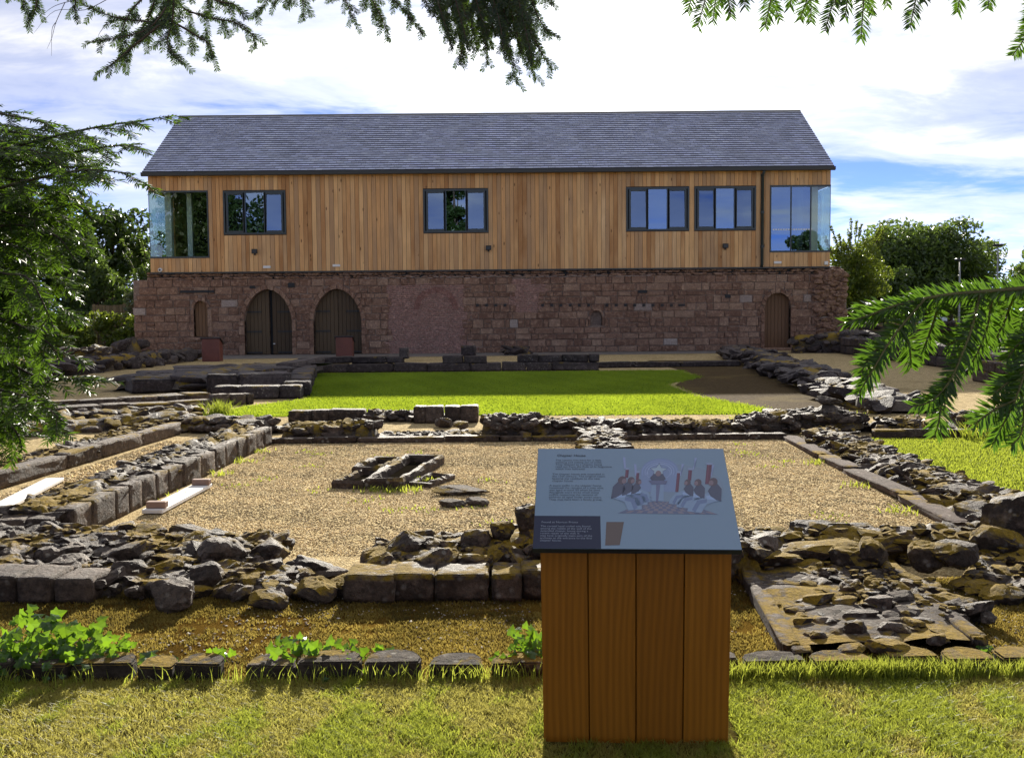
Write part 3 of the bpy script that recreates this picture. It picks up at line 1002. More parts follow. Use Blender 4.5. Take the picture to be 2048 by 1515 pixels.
def door_leaf(a, xa_, xb_, y, mat, name='door_leaf', straps=True, hinge=-1):
    m = MB()
    n = max(2, round((xb_ - xa_)/0.15))
    for i in range(n):
        p0, p1 = xa_ + (xb_ - xa_)*i/n + 0.006, xa_ + (xb_ - xa_)*(i + 1)/n - 0.006
        def tp(x):
            t = atop(a, x)
            return (t if t else a['zs']) - 0.01
        m.prism([(p0, a['zb'] + 0.03), (p1, a['zb'] + 0.03), (p1, tp(p1)), ((p0 + p1)/2, tp((p0 + p1)/2)), (p0, tp(p0))], y, y + 0.05, 'y')
    d = m.build(name, M[mat], bld)
    MB().prism([(xa_ + 0.01, a['zb'] + 0.03), (xb_ - 0.01, a['zb'] + 0.03), (xb_ - 0.01, a['zs']), (xa_ + 0.01, a['zs'])], y + 0.056, y + 0.075, 'y').build('ledge_board', M[mat], d)
    if straps:
        for f in (0.09, 0.93, 1.72):
            zz = a['zb'] + f
            x0, x1 = (xa_ + 0.01, xa_ + 0.62) if hinge < 0 else (xb_ - 0.62, xb_ - 0.01)
            MB().box(x0, x1, y - 0.03, y - 0.002, zz - 0.03, zz + 0.035).build('strap_hinge', M['iron'], d)
    return d

for a, ajar in ((A1, True), (A2, False)):
    xm = (a['x0'] + a['x1'])/2
    door_leaf(a, a['x0'] + 0.02, xm - (0.0 if ajar else 0.006), Y0 + 0.22, 'doorwood', hinge=-1)
    door_leaf(a, xm + (0.11 if ajar else 0.006), a['x1'] - 0.02, Y0 + (0.27 if ajar else 0.22), 'doorwood', hinge=1)
xm = (A1['x0'] + A1['x1'])/2
MB().box(xm + 0.13, xm + 0.2, Y0 + 0.2, Y0 + 0.27, 0.42, 0.46).build('door_bolt', M['white'], bld)
MB().box(xm + 0.0, xm + 0.11, Y0 + 0.40, Y0 + 0.45, 0.0, A1['za'] - 0.03).build('gap_shade_panel', M['dark_room'], bld)  # dark panel standing in for the shade behind the ajar door
door_leaf(A3, A3['x0'] + 0.02, A3['x1'] - 0.02, Y0 + 0.2, 'doorbrown', 'arched_door', straps=False)
MB().box(A3['x0'] - 0.1, A3['x1'] + 0.1, Y0 - 0.35, Y0 + 0.3, 0.0, 0.11).build('door_step', M['ashlar'], bld, bevel=0.015)
door_leaf(A4, A4['x0'] + 0.01, A4['x1'] - 0.01, Y0 + 0.16, 'doorbrown', 'window_shutter', straps=False)
MB().box(A4['x0'] - 0.15, A4['x1'] + 0.12, Y0 - 0.10, Y0 + 0.1, A4['zb'] - 0.12, A4['zb'] - 0.005).build('sill', M['ashlar'], bld, bevel=0.015)
MB().box(A5['x0'], A5['x1'], Y0 + 0.18, Y0 + 0.22, A5['zb'], A5['za']).build('niche_back', M['mortar'], bld)
lm = MB()
for k in range(60):
    xx = X(730 + k*12.5 if k < 46 else 1500, 555)
    if k >= 46:
        break
    zz = ZT + rng.uniform(-0.025, 0.03)
    lm.box(xx, xx + 0.25*rng.uniform(0.6, 1.1), Y0 - 0.07, Y0, zz - 0.02, zz + 0.012, 0.008, rng)
lm.build('lime_ledge', M['lime'], wall)

# ------------------------------------------------------------------ stone libraries
def rock_mesh(seed, sub):
    r_ = random.Random(seed)
    bm = bmesh.new()
    bmesh.ops.create_icosphere(bm, subdivisions=sub, radius=1.0)
    pl = []
    for k in range(r_.randint(9, 13)):
        n = Vector((r_.gauss(0, 1), r_.gauss(0, 1), r_.gauss(0, 1))).normalized()
        pl.append((n, r_.uniform(0.47, 0.86)))
    pl.append((Vector((r_.uniform(-.2, .2), r_.uniform(-.2, .2), 1)).normalized(), r_.uniform(0.5, 0.75)))
    o = Vector((r_.uniform(-50, 50), r_.uniform(-50, 50), r_.uniform(-50, 50)))
    for v in bm.verts:
        p = v.co.copy()
        for n, d in pl:
            t = p.dot(n)
            if t > d:
                p -= n*((t - d)*0.92)
        q = v.co.normalized()
        p *= 1 + 0.10*mnoise.noise(q*1.6 + o) + 0.08*mnoise.noise(q*3.7 + o) + 0.05*mnoise.noise(q*8.5 + o) + 0.028*mnoise.noise(q*19 + o)
        v.co = p
    ex = [max(abs(v.co[i]) for v in bm.verts) for i in range(3)]
    for v in bm.verts:
        v.co = Vector((v.co.x/ex[0], v.co.y/ex[1], v.co.z/ex[2]))
    for f in bm.faces:
        f.smooth = True
    bm.normal_update()
    for e in bm.edges:
        if len(e.link_faces) == 2 and e.calc_face_angle(0) > R(22):
            e.smooth = False
    me = bpy.data.meshes.new('stone')
    bm.to_mesh(me)
    bm.free()
    return me


def block_mesh(seed, rough=0.05):
    r_ = random.Random(seed)
    bm = bmesh.new()
    bmesh.ops.create_cube(bm, size=2.0)
    bmesh.ops.bevel(bm, geom=bm.edges[:], offset=0.075, segments=2, affect='EDGES')
    bmesh.ops.subdivide_edges(bm, edges=[e for e in bm.edges if e.calc_length() > 0.5], cuts=4, use_grid_fill=True)
    o = Vector((r_.uniform(-50, 50), r_.uniform(-50, 50), r_.uniform(-50, 50)))
    for v in bm.verts:
        d = mnoise.noise_vector(v.co*1.1 + o)*rough*1.6 + mnoise.noise_vector(v.co*3.4 + o)*rough
        v.co += d
    for f in bm.faces:
        f.smooth = True
    me = bpy.data.meshes.new('block')
    bm.to_mesh(me)
    bm.free()
    return me


_rock = [rock_mesh(100 + i, 4) for i in range(16)]
_rock_mini = [rock_mesh(400 + i, 1) for i in range(8)]
_rock_lo = [rock_mesh(300 + i, 2) for i in range(10)]
_blk = [block_mesh(200 + i) for i in range(8)]
LIB = {}


def lib(kind, mat):
    if (kind, mat) not in LIB:
        ms = []
        for me in {'rock': _rock, 'lo': _rock_lo, 'block': _blk}[kind]:
            c = me.copy()
            c.materials.append(M[mat])
            ms.append(c)
        LIB[(kind, mat)] = ms
    return LIB[(kind, mat)]


def put(name, kind, mat, parent, loc, dims, rz, tilt, r_):
    """one stone: full dimensions, heading, tilts"""
    o = link(name, r_.choice(lib(kind, mat)), parent, loc)
    o.scale = (dims[0]/2, dims[1]/2, dims[2]/2)
    o.rotation_euler = (tilt[0], tilt[1], rz)
    return o


def path_at(path, t):
    """point, heading and interpolated extra values at t in 0..1 of a polyline of (x, y, *values)"""
    ls = [math.hypot(b[0] - a[0], b[1] - a[1]) for a, b in zip(path[:-1], path[1:])]
    d = t*sum(ls)
    for (a, b), l in zip(zip(path[:-1], path[1:]), ls):
        if d <= l or (b is path[-1]):
            f = min(1.0, d/l)
            v = [a[i] + (b[i] - a[i])*f for i in range(len(a))]
            return v, math.atan2(b[1] - a[1], b[0] - a[0])
        d -= l


def plen(path):
    return sum(math.hypot(b[0] - a[0], b[1] - a[1]) for a, b in zip(path[:-1], path[1:]))


def rubble(label, path, width, a, mat='rubble', seed=1, kind='rock', flat=0.62, elong=1.35, orient='any', core=True,
           size_var=0.45, cat='ruined wall', group=None, fill=1.0, tilt=0.35, root=None, pw=4.0, skip=None, name='ruined_wall', z0=0.0, coremat='core'):
    """a ruined rubble wall: mortar core with each stone bedded in it. path: (x, y, height)"""
    r_ = random.Random(seed)
    if root is None:
        root = thing(name, label, cat, (path[0][0], path[0][1], 0), group)
    Lp = plen(path)
    near_ = kind == 'rock'
    if near_:
        path = [(p_[0], p_[1], p_[2]*0.84) for p_ in path]
    if core:
        ns, nu = max(3, int(Lp/(0.05 if near_ else 0.12))), (19 if near_ else 11)
        V, F = [], []
        for i in range(ns + 1):
            v, hd = path_at(path, i/ns)
            sx, sy_ = -math.sin(hd), math.cos(hd)
            for k in range(nu):
                u = -1 + 2*k/(nu - 1)
                w_ = width/2*0.93*u*(1 + 0.10*mnoise.noise(Vector((i*0.3, k, seed))))
                xw, yw = v[0] + sx*w_, v[1] + sy_*w_
                h = v[2]*0.93*(1 - abs(u)**pw)*(1 + 0.22*mnoise.noise(Vector((xw*3, yw*3, seed + 9))) + (0.22*mnoise.noise(Vector((xw*11, yw*11, seed))) if near_ else 0))
                if i in (0, ns):
                    h *= 0.25
                V.append((v[0] + sx*w_, v[1] + sy_*w_, h + z0 - (0.02 if abs(u) == 1 else 0)))
        for i in range(ns):
            for k in range(nu - 1):
                q = i*nu + k
                F.append((q, q + nu, q + nu + 1, q + 1))
        mesh_obj('core', V, F, M[coremat], root, smooth=True)
    st = a*(0.70 if near_ else 0.82)
    n = max(1, int(Lp/st))
    cnt = 0
    for i in range(n):
        v, hd = path_at(path, (i + 0.5)/n)
        arc = width + 2*v[2]*0.85
        nu = max(1, int(arc/(a*(0.74 if near_ else 0.86))))
        sx, sy_ = -math.sin(hd), math.cos(hd)
        for k in range(nu):
            if r_.random() > fill or cnt >= 295:
                continue
            f = (k + 0.5 + r_.uniform(-0.28, 0.28))/nu
            d = f*arc                                      # distance along the profile from one foot to the other
            hh = v[2]*0.85
            if d < hh:
                w_, zz = -width/2, d
            elif d > hh + width:
                w_, zz = width/2, arc - d
            else:
                w_, zz = d - hh - width/2, hh
            w_ *= 0.92
            t_ = r_.uniform(-0.32, 0.32)*st
            x = v[0] + math.cos(hd)*t_ + sx*w_
            y = v[1] + math.sin(hd)*t_ + sy_*w_
            s = a*r_.uniform(1 - size_var, 1 + size_var)*(0.86 if near_ else 1.0)
            dims = (s*elong*r_.uniform(0.85, 1.2), s*r_.uniform(0.75, 1.05), s*flat*r_.uniform(0.75, 1.25))
            if orient == 'across':
                rz = hd + math.pi/2 + r_.uniform(-0.45, 0.45)
            elif orient == 'along':
                rz = hd + r_.uniform(-0.4, 0.4)
            else:
                rz = r_.uniform(0, 6.28)
            if skip and skip(x, y):
                continue
            zc = z0 + max(dims[2]*0.22, zz - dims[2]*0.20 + r_.uniform(-0.15, 0.15)*dims[2])
            mt = mat if isinstance(mat, str) else r_.choice(mat)
            put('stone', kind, mt, root, (x, y, zc), dims, rz, (r_.uniform(-tilt, tilt), r_.uniform(-tilt, tilt)), r_)
            cnt += 1
    if kind == 'rock':                                     # small stones wedged between the large ones
        V, F = [], []
        for i in range(int(Lp*width*150)):
            v, hd = path_at(path, r_.random())
            sx, sy_ = -math.sin(hd), math.cos(hd)
            u = r_.uniform(-1.08, 1.08)
            w_ = u*width/2
            zz = z0 + v[2]*0.9*(1 - min(1, abs(u))**pw) + r_.uniform(-0.01, 0.03)
            s = a*r_.uniform(0.16, 0.42)
            me = r_.choice(_rock_mini)
            mt4 = Matrix.Translation((v[0] + sx*w_, v[1] + sy_*w_, max(s*0.15, zz))) @ Matrix.Rotation(r_.uniform(0, 6.28), 4, 'Z') @ Matrix.Rotation(r_.uniform(-.5, .5), 4, 'X') @ Matrix.Diagonal((s*0.65, s*0.5, s*0.34, 1))
            n_ = len(V)
            V += [tuple(mt4 @ q_.co) for q_ in me.vertices]
            F += [tuple(k_ + n_ for k_ in q_.vertices) for q_ in me.polygons]
        if F:
            o = mesh_obj('small_stones', V, F, M[mat if isinstance(mat, str) else mat[0]], root)
            o['kind'] = 'stuff'
    return root


def course(root, p0, p1, z0, z1, depth, ln, mat='dressed', seed=1, gap=0.012, name='block', zj=0.012, yj=0.012, lens=None):
    """a course of squared blocks from p0 to p1"""
    r_ = random.Random(seed)
    d = Vector((p1[0] - p0[0], p1[1] - p0[1], 0))
    Lc = d.length
    d.normalize()
    hd = math.atan2(d.y, d.x)
    t = 0.0
    i = 0
    while t < Lc - 0.03:
        l = (lens[i % len(lens)] if lens else ln*r_.uniform(0.7, 1.35))
        if Lc - t - l < 0.4*ln:
            l = Lc - t
        c = Vector((p0[0], p0[1], 0)) + d*(t + l/2)
        h = z1 - z0 + r_.uniform(-zj, zj)
        put(name, 'block', mat, root, (c.x + r_.uniform(-yj, yj), c.y + r_.uniform(-yj, yj), z0 + h/2), (l - gap, depth*r_.uniform(0.95, 1.05), h), hd + r_.uniform(-.02, .02), (r_.uniform(-.02, .02), r_.uniform(-.02, .02)), r_)
        t += l
        i += 1


# ------------------------------------------------------------------ front ruin walls
rr = random.Random(21)
# nearest wall, left: rear tier, front tier and end stones
fw = rubble('nearest rubble wall at the left, low tumbled boulders above the mossy bed', [(-4.6, 6.75, 0.25), (-3.2, 6.75, 0.20), (-2.2, 6.62, 0.17), (-1.55, 6.55, 0.12)], 0.85, 0.18, 'rubble', 11, flat=0.55, size_var=0.6)
rubble(None, [(-4.6, 6.08, 0.15), (-2.6, 6.02, 0.12), (-1.2, 5.98, 0.10)], 0.62, 0.17, ('rubble', 'rubble', 'mossy'), 12, root=fw, flat=0.66, size_var=0.55)
course(fw, (-3.3, 5.82), (-2.35, 5.76), 0.0, 0.15, 0.3, 0.28, 'dressed', 5, 0.004, lens=[0.26, 0.28, 0.2])
for px, py, zz, dm in ((450, 1105, 0.12, (0.36, 0.30, 0.24)), (540, 1100, 0.10, (0.36, 0.26, 0.17)), (350, 1190, 0.08, (0.28, 0.24, 0.22)), (415, 1150, 0.1, (0.26, 0.22, 0.18)), (260, 1140, 0.1, (0.22, 0.2, 0.18)), (135, 1130, 0.1, (0.28, 0.24, 0.17))):
    p = G(px, py, zz)
    put('stone', 'rock', 'rubble', fw, p, dm, rr.uniform(0, 6), (rr.uniform(-.2, .2), rr.uniform(-.2, .2)), rr)
for px, py, dm in ((560, 1170, (0.34, 0.22, 0.10)), (625, 1180, (0.30, 0.24, 0.13)), (680, 1170, (0.2, 0.2, 0.14)), (590, 1130, (0.3, 0.2, 0.07)), (650, 1135, (0.34, 0.24, 0.07)), (530, 1195, (0.26, 0.2, 0.1))):
    p = G(px, py, 0.06)
    put('stone', 'rock', 'mossy' if py > 1150 else 'rubble', fw, (p.x, p.y, dm[2]*0.42), dm, rr.uniform(-.4, .4), (0.1, rr.uniform(-.1, .1)), rr)
# nearest wall, middle: dressed blocks with a rubble heap on top
mw = thing('ruined_wall', 'nearest wall beside the info sign, dressed block front under a heap of dark rubble', 'ruined wall', (-0.6, 5.8, 0))
course(mw, (-0.95, 5.73), (1.15, 5.73), 0.0, 0.165, 0.30, 0.28, 'dressed', 8, 0.003, lens=[0.285, 0.235, 0.30, 0.17, 0.26, 0.3])
rubble(None, [(-0.85, 6.2, 0.20), (-0.3, 6.25, 0.25), (0.1, 6.3, 0.30), (0.9, 6.3, 0.36), (1.5, 6.3, 0.25)], 0.75, 0.15, 'rubble', 14, root=mw, flat=0.75)
for px, py, zz, dm in ((745, 1118, 0.22, (0.24, 0.2, 0.16)), (815, 1088, 0.26, (0.30, 0.24, 0.24)), (950, 1075, 0.30, (0.22, 0.2, 0.2)), (1005, 1060, 0.33, (0.2, 0.18, 0.16)), (1055, 1035, 0.40, (0.19, 0.19, 0.24)), (1065, 1075, 0.33, (0.2, 0.2, 0.18)), (870, 1100, 0.22, (0.14, 0.14, 0.2))):
    p = P(px, py, 6.2)
    put('stone', 'rock', 'rubble', mw, p, dm, rr.uniform(0, 6), (rr.uniform(-.2, .2), rr.uniform(-.2, .2)), rr)
# nearest wall, right of the sign
rw = rubble('broad low wall of moss-topped boulders just right of the info sign', [(1.25, 6.6, 0.16), (1.9, 6.62, 0.17), (2.5, 6.62, 0.19), (3.1, 6.55, 0.20)], 0.55, 0.30, ('mossy', 'rubble', 'mossy'), 15, flat=0.5, elong=1.5, orient='along')
for px, py, zz, dm in ((1545, 1118, 0.10, (0.42, 0.26, 0.13)), (1640, 1100, 0.13, (0.55, 0.3, 0.12)), (1530, 1085, 0.17, (0.22, 0.2, 0.16)), (1700, 1115, 0.12, (0.3, 0.26, 0.2)), (1745, 1110, 0.14, (0.24, 0.22, 0.24)), (1850, 1110, 0.14, (0.28, 0.22, 0.2)), (1905, 1105, 0.17, (0.34, 0.26, 0.2))):
    p = G(px, py, zz)
    put('stone', 'rock', 'mossy' if zz < 0.145 else 'rubble', rw, p, dm, rr.uniform(-.4, .4), (rr.uniform(-.15, .15), rr.uniform(-.15, .15)), rr)
# right heap with the tall dark stump
hp = rubble('heap of mossy stones around a tall dark stump at the right edge', [(2.85, 6.3, 0.13), (3.3, 6.05, 0.13), (3.7, 5.7, 0.12)], 0.75, 0.23, ('mossy', 'mossy', 'rubble'), 16, flat=0.55)
st_ = P(2035, 1075, 6.4)
put('stump_stone', 'rock', 'rubble', hp, (st_.x + 0.05, 6.5, 0.24), (0.44, 0.4, 0.56), 0.4, (0, 0.1), rr)
put('stump_stone', 'rock', 'mossy', hp, (st_.x - 0.15, 6.3, 0.14), (0.4, 0.3, 0.26), 0.1, (0, 0.1), rr)
# projecting slab wall towards the camera
a_, b_, c_, d_ = G(1478, 1150), G(1785, 1146), G(1968, 1308), G(1572, 1318)
sw = thing('slab_wall', 'low flat wall stub with pale kerbs and mossy rubble running towards the lawn', 'ruined wall', (2.0, 5.5, 0))
ns = 14
V, F = [], []
for i in range(ns + 1):
    for k in range(ns + 1):
        l_, r2 = a_.lerp(d_, i/ns), b_.lerp(c_, i/ns)
        p = l_.lerp(r2, k/ns)
        e = 1 - abs(2*k/ns - 1)**8
        V.append((p.x, p.y, (0.072 + 0.03*mnoise.noise(Vector((p.x*5, p.y*5, 3))))*min(1, e*3) if 0 < k < ns else 0.0))
for i in range(ns):
    for k in range(ns):
        q = i*(ns + 1) + k
        F.append((q, q + 1, q + ns + 2, q + ns + 1))
mesh_obj('mortar_bed', V, F, M['slab'], sw, smooth=True)
course(sw, a_.lerp(b_, 0.03), d_.lerp(c_, 0.03), 0.0, 0.078, 0.085, 0.7, 'slab', 31, 0.003, 'kerb_block', 0.002, 0.002)
course(sw, b_.lerp(a_, 0.03), c_.lerp(d_, 0.03), 0.0, 0.078, 0.085, 0.7, 'slab', 32, 0.003, 'kerb_block', 0.002, 0.002)
for px, py, dm, mt, rz in ((1635, 1195, (0.24, 0.19, 0.11), 'mossy', 0.2), (1700, 1172, (0.2, 0.14, 0.11), 'rubble', 0.5), (1690, 1200, (0.17, 0.15, 0.1), 'mossy', 1), (1760, 1205, (0.2, 0.13, 0.13), 'rubble', -0.4), (1720, 1225, (0.24, 0.13, 0.09), 'rubble', 0.1), (1790, 1255, (0.22, 0.14, 0.11), 'rubble', 0.2), (1710, 1255, (0.14, 0.13, 0.13), 'rubble', 0.9), (1790, 1290, (0.3, 0.16, 0.10), 'mossy', 0.1), (1640, 1265, (0.13, 0.1, 0.07), 'rubble', 0.5), (1605, 1235, (0.14, 0.1, 0.07), 'mossy', 0.2), (1745, 1185, (0.16, 0.1, 0.07), 'rubble', 0.2), (1830, 1240, (0.2, 0.14, 0.07), 'mossy', 0.6), (1700, 1290, (0.2, 0.14, 0.06), 'slab', 0.6), (1590, 1160, (0.26, 0.16, 0.05), 'slab', 0.1), (1680, 1150, (0.22, 0.14, 0.06), 'slab', 0.1), (1740, 1150, (0.17, 0.12, 0.06), 'slab', 0.1), (1870, 1270, (0.16, 0.12, 0.07), 'rubble', 0.6), (1545, 1200, (0.13, 0.1, 0.05), 'slab', 0.6), (1845, 1205, (0.16, 0.12, 0.06), 'mossy', 0.6), (1600, 1290, (0.16, 0.12, 0.05), 'slab', 0.6)):
    p = G(px, py, 0.09)
    put('stone', 'rock', mt, sw, (p.x, p.y, 0.06 + dm[2]*0.18), (dm[0]*0.86, dm[1]*0.86, dm[2]*0.9), rz, (rr.uniform(-.2, .2), rr.uniform(-.2, .2)), rr)
for k in range(110):
    u, v = rr.random(), rr.uniform(0.15, 0.85)
    p = a_.lerp(d_, u).lerp(b_.lerp(c_, u), v)
    s = rr.uniform(0.03, 0.11)
    put('stone', 'lo', rr.choice(('rubble', 'slab')), sw, (p.x, p.y, 0.065), (s*1.4, s, s*0.6), rr.uniform(0, 6), (0, 0), rr)
rubble(None, [(1.95, 6.15, 0.115), (2.05, 5.6, 0.12), (2.1, 5.0, 0.10)], 0.62, 0.13, ('mossy', 'rubble', 'slab'), 119, root=sw, core=False, flat=0.55, fill=0.7)
rubble('moss-covered rubble spread between the flat stub and the right edge', [(2.75, 6.0, 0.11), (3.1, 5.5, 0.10), (3.3, 5.1, 0.06)], 0.6, 0.2, ('mossy', 'mossy', 'rubble'), 120, flat=0.5)
# stones lying between that stub and the right heap
for px, py, dm, nm in ((1905, 1210, (0.3, 0.22, 0.12), 'long moss-edged boulder behind the right end of the edging stones'), (2010, 1185, (0.3, 0.24, 0.14), 'rounded moss-covered boulder near the right edge below the stump')):
    p = G(px, py, 0.05)
    o = put('boulder', 'rock', 'mossy', None, (p.x, p.y, dm[2]*0.35), dm, 0.2, (0.05, 0.05), rr)
    tag(o, nm, 'boulder')

# ------------------------------------------------------------------ stone edging along the lawn
def d_stone(x0, x1, y0, depth, h, root, r_):
    n = 9
    prof = [(x0, y0), (x1, y0)]
    xm, hw = (x0 + x1)/2, (x1 - x0)/2
    for i in range(n):
        t = math.pi*i/(n - 1)
        prof.append((xm + hw*math.cos(t), y0 + depth*(0.35 + 0.65*math.sin(t))))
    top = [(p[0] + r_.uniform(-.004, .004), p[1] + r_.uniform(-.004, .004), h + r_.uniform(-0.006, 0.006)) for p in prof]
    bot = [(p[0], p[1], -0.02) for p in prof]
    N = len(prof)
    F = [tuple(range(N))] + [(i + N, (i + 1) % N + N, (i + 1) % N, i) for i in range(N)]
    o = mesh_obj('edging_stone', top + bot, F, M['edging'], root)
    bm = bmesh.new()
    bm.from_mesh(o.data)
    bmesh.ops.recalc_face_normals(bm, faces=bm.faces[:])
    bmesh.ops.bevel(bm, geom=bm.edges[:], offset=0.008, segments=2, affect='EDGES')
    bm.to_mesh(o.data)
    bm.free()

ed = thing('stone_edging', 'row of half-round stone edging blocks along the lawn, ivy growing over it', 'edging', (0, 4.5, 0))
for a, b in ((-330, -230), (-215, -110), (-95, 20), (35, 130), (145, 262), (275, 345), (350, 440), (492, 590), (595, 722), (728, 840), (858, 965), (985, 1088), (1100, 1215), (1230, 1340), (1355, 1478), (1490, 1612), (1622, 1745), (1778, 1880), (1893, 1992), (2005, 2110), (2125, 2240), (2250, 2370)):
    p0, p1 = G(a, 1356 - (a - 1024)*0.009), G(b, 1356 - (a - 1024)*0.009)
    d_stone(p0.x, p1.x, 4.395 + rr.uniform(-0.02, 0.02), 0.16 + rr.uniform(-.015, .02), 0.076 + rr.uniform(-.010, .010), ed, rr)

# ------------------------------------------------------------------ chapter house walls
lw = thing('ruined_wall', 'left wall of the gravel court, squared block face under a rubble top', 'ruined wall', (-3.3, 10, 0))
course(lw, (-3.22, 7.25), (-3.05, 12.6), 0.0, 0.225, 0.14, 0.34, 'dressed', 41, 0.002, 'block', 0.006, 0.006)
course(lw, (-3.75, 7.2), (-3.22, 7.2), 0.0, 0.2, 0.26, 0.3, 'dressed', 42)
rubble(None, [(-3.50, 7.25, 0.28), (-3.43, 9.0, 0.30), (-3.37, 10.6, 0.31), (-3.30, 12.6, 0.32)], 0.5, 0.14, 'rubble', 43, root=lw, orient='across', flat=0.5, elong=1.5)
ce = rubble('boulder pile at the left edge where the two nearest walls meet', [(-4.2, 7.35, 0.26), (-3.5, 7.2, 0.22)], 0.6, 0.26, ('rubble', 'mossy'), 44, flat=0.7)
l2 = thing('ruined_wall', 'smooth-faced wall of long kerb blocks left of the gravel strip', 'ruined wall', (-4.7, 11, 0))
course(l2, (-4.85, 9.3), (-4.56, 13.8), 0.0, 0.165, 0.17, 1.1, 'dressed', 46, 0.002, 'block', 0.004, 0.004)
rubble(None, [(-5.2, 9.4, 0.16), (-5.02, 11.5, 0.17), (-4.85, 13.8, 0.2)], 0.5, 0.2, 'rubble', 47, root=l2, flat=0.4, elong=1.5, fill=0.75)
# right wall of the court
rw2 = thing('ruined_wall', 'right wall of the gravel court, pinkish kerb ledge beside tilted rubble', 'ruined wall', (3.5, 10, 0))
course(rw2, (3.27, 7.35), (3.42, 12.7), 0.0, 0.06, 0.19, 1.3, 'kerb', 51, 0.004, 'kerb_block', 0.004, 0.004)
rubble(None, [(3.72, 7.2, 0.16), (3.76, 9.0, 0.15), (3.78, 11.0, 0.15), (3.82, 12.7, 0.18)], 0.55, 0.15, ('rubble', 'rubble', 'mossy'), 52, root=rw2, orient='across', flat=0.5, elong=1.55, tilt=0.5)
rubble(None, [(3.6, 7.1, 0.12), (3.7, 8.6, 0.13)], 0.4, 0.23, 'rubble', 53, root=rw2, orient='across', flat=0.5, elong=1.5, core=False)
# far wall of the court: kerb, rubble pieces, back blocks
fk = thing('kerb_line', 'long low kerb closing the far side of the gravel court', 'kerb', (0, 12.6, 0))
course(fk, (-3.05, 12.72), (3.4, 12.72), 0.0, 0.065, 0.16, 0.55, 'dressed', 61, 0.008)
rubble('far court wall segment left of the gap, stacked rubble with pale block end', [(-2.95, 13.15, 0.24), (-1.75, 13.15, 0.27)], 0.55, 0.2, 'rubble', 62, flat=0.68)
fb = rubble('sloping far court wall segment right of the gap, highest at its left end', [(-0.40, 13.15, 0.36), (0.15, 13.15, 0.36), (0.6, 13.2, 0.27), (2.9, 13.2, 0.22)], 0.55, 0.17, 'rubble', 63, flat=0.68)
rubble('flat worn slabs lying in the gap of the far court wall', [(-1.7, 13.2, 0.05), (-0.45, 13.2, 0.05)], 0.7, 0.2, 'rubble', 64, flat=0.25, elong=1.6, cat='paving', name='slab_paving')
bb = thing('ruined_wall', 'short row of squared blocks on the lawn edge behind the left segment', 'ruined wall', (-2.8, 15.2, 0))
course(bb, (-3.35, 15.35), (-2.2, 15.35), 0.0, 0.17, 0.3, 0.36, 'rubble', 65, 0.004)
rubble(None, [(-2.2, 15.3, 0.2), (-1.0, 15.3, 0.1)], 0.4, 0.2, 'rubble', 66, root=bb)
bb2 = thing('ruined_wall', 'four upright squared blocks on the lawn edge behind the gap', 'ruined wall', (-1, 15.2, 0))
course(bb2, (-1.45, 15.0), (-0.5, 15.0), 0.0, 0.24, 0.3, 0.24, 'rubble', 67, 0.004)
put('stone', 'rock', 'rubble', bb2, (-0.95, 14.3, 0.08), (0.3, 0.25, 0.18), 0, (0, 0), rr)
put('stone', 'rock', 'rubble', bb2, (-0.72, 14.1, 0.06), (0.3, 0.22, 0.14), 1, (0, 0), rr)
rubble('short rubble stub running from the far wall to behind the info sign', [(1.06, 12.5, 0.26), (0.98, 10.6, 0.25)], 0.42, 0.17, 'rubble', 68, orient='across', flat=0.5)
fc = rubble('highest rubble corner of the far wall, capped by a pale boulder', [(3.0, 13.4, 0.26), (3.6, 13.5, 0.34), (4.15, 13.5, 0.38), (4.5, 13.2, 0.28)], 0.6, 0.2, 'rubble', 69, flat=0.7)
put('cap_stone', 'rock', 'slab', fc, (4.2, 13.5, 0.40), (0.36, 0.26, 0.15), 0.1, (0, 0.15), rr)
rubble('mossy boulder group just right of the highest rubble corner', [(4.75, 13.3, 0.24), (5.25, 13.0, 0.22)], 0.6, 0.3, ('mossy', 'rubble'), 70, flat=0.65)
fd = rubble('far wall segment behind the right lawn, partly hidden by the hanging yew sprig', [(5.75, 13.3, 0.30), (6.4, 13.3, 0.32), (8.6, 13.3, 0.27)], 0.55, 0.21, 'rubble', 71, flat=0.65)
course(fd, (4.5, 12.75), (9.0, 12.75), 0.0, 0.10, 0.18, 0.5, 'dressed', 72)

# ------------------------------------------------------------------ farther ruins
def far(label, path, width, a=0.3, seed=80, **k):
    return rubble(label, path, width, a, k.pop('mat', 'far_rubble'), seed, kind='lo', **k)

w6 = thing('ruined_wall', 'coursed flat blocks stepping left from the mown lawn corner', 'ruined wall', (-6, 17, 0))
course(w6, (-8.6, 15.6), (-5.3, 18.0), 0.0, 0.14, 0.4, 0.6, 'dressed', 81)
course(w6, (-8.2, 16.6), (-5.6, 18.7), 0.0, 0.2, 0.5, 0.6, 'dressed', 82)
course(w6, (-5.3, 18.0), (-4.75, 18.5), 0.0, 0.2, 0.26, 0.3, 'dressed', 83)
rubble(None, [(-8.4, 15.0, 0.12), (-5.0, 16.6, 0.16)], 0.6, 0.26, ('rubble', 'mossy'), 84, kind='lo', root=w6, flat=0.45)
far('low rubble line between the kerb wall and the coursed blocks at left', [(-8.0, 13.4, 0.13), (-6.2, 14.3, 0.15), (-4.8, 15.3, 0.2)], 0.8, 0.27, 85, flat=0.5, mat=('rubble', 'mossy'))
rubble('rubble tongue on the lawn edge between left walls and the far court wall', [(-4.7, 14.3, 0.2), (-3.9, 14.1, 0.22), (-3.3, 13.6, 0.2)], 0.6, 0.19, 'rubble', 86, kind='lo', flat=0.55)
tb = thing('ruined_wall', 'dark stepped block platform at the left side of the mown lawn', 'ruined wall', (-5.5, 21, 0))
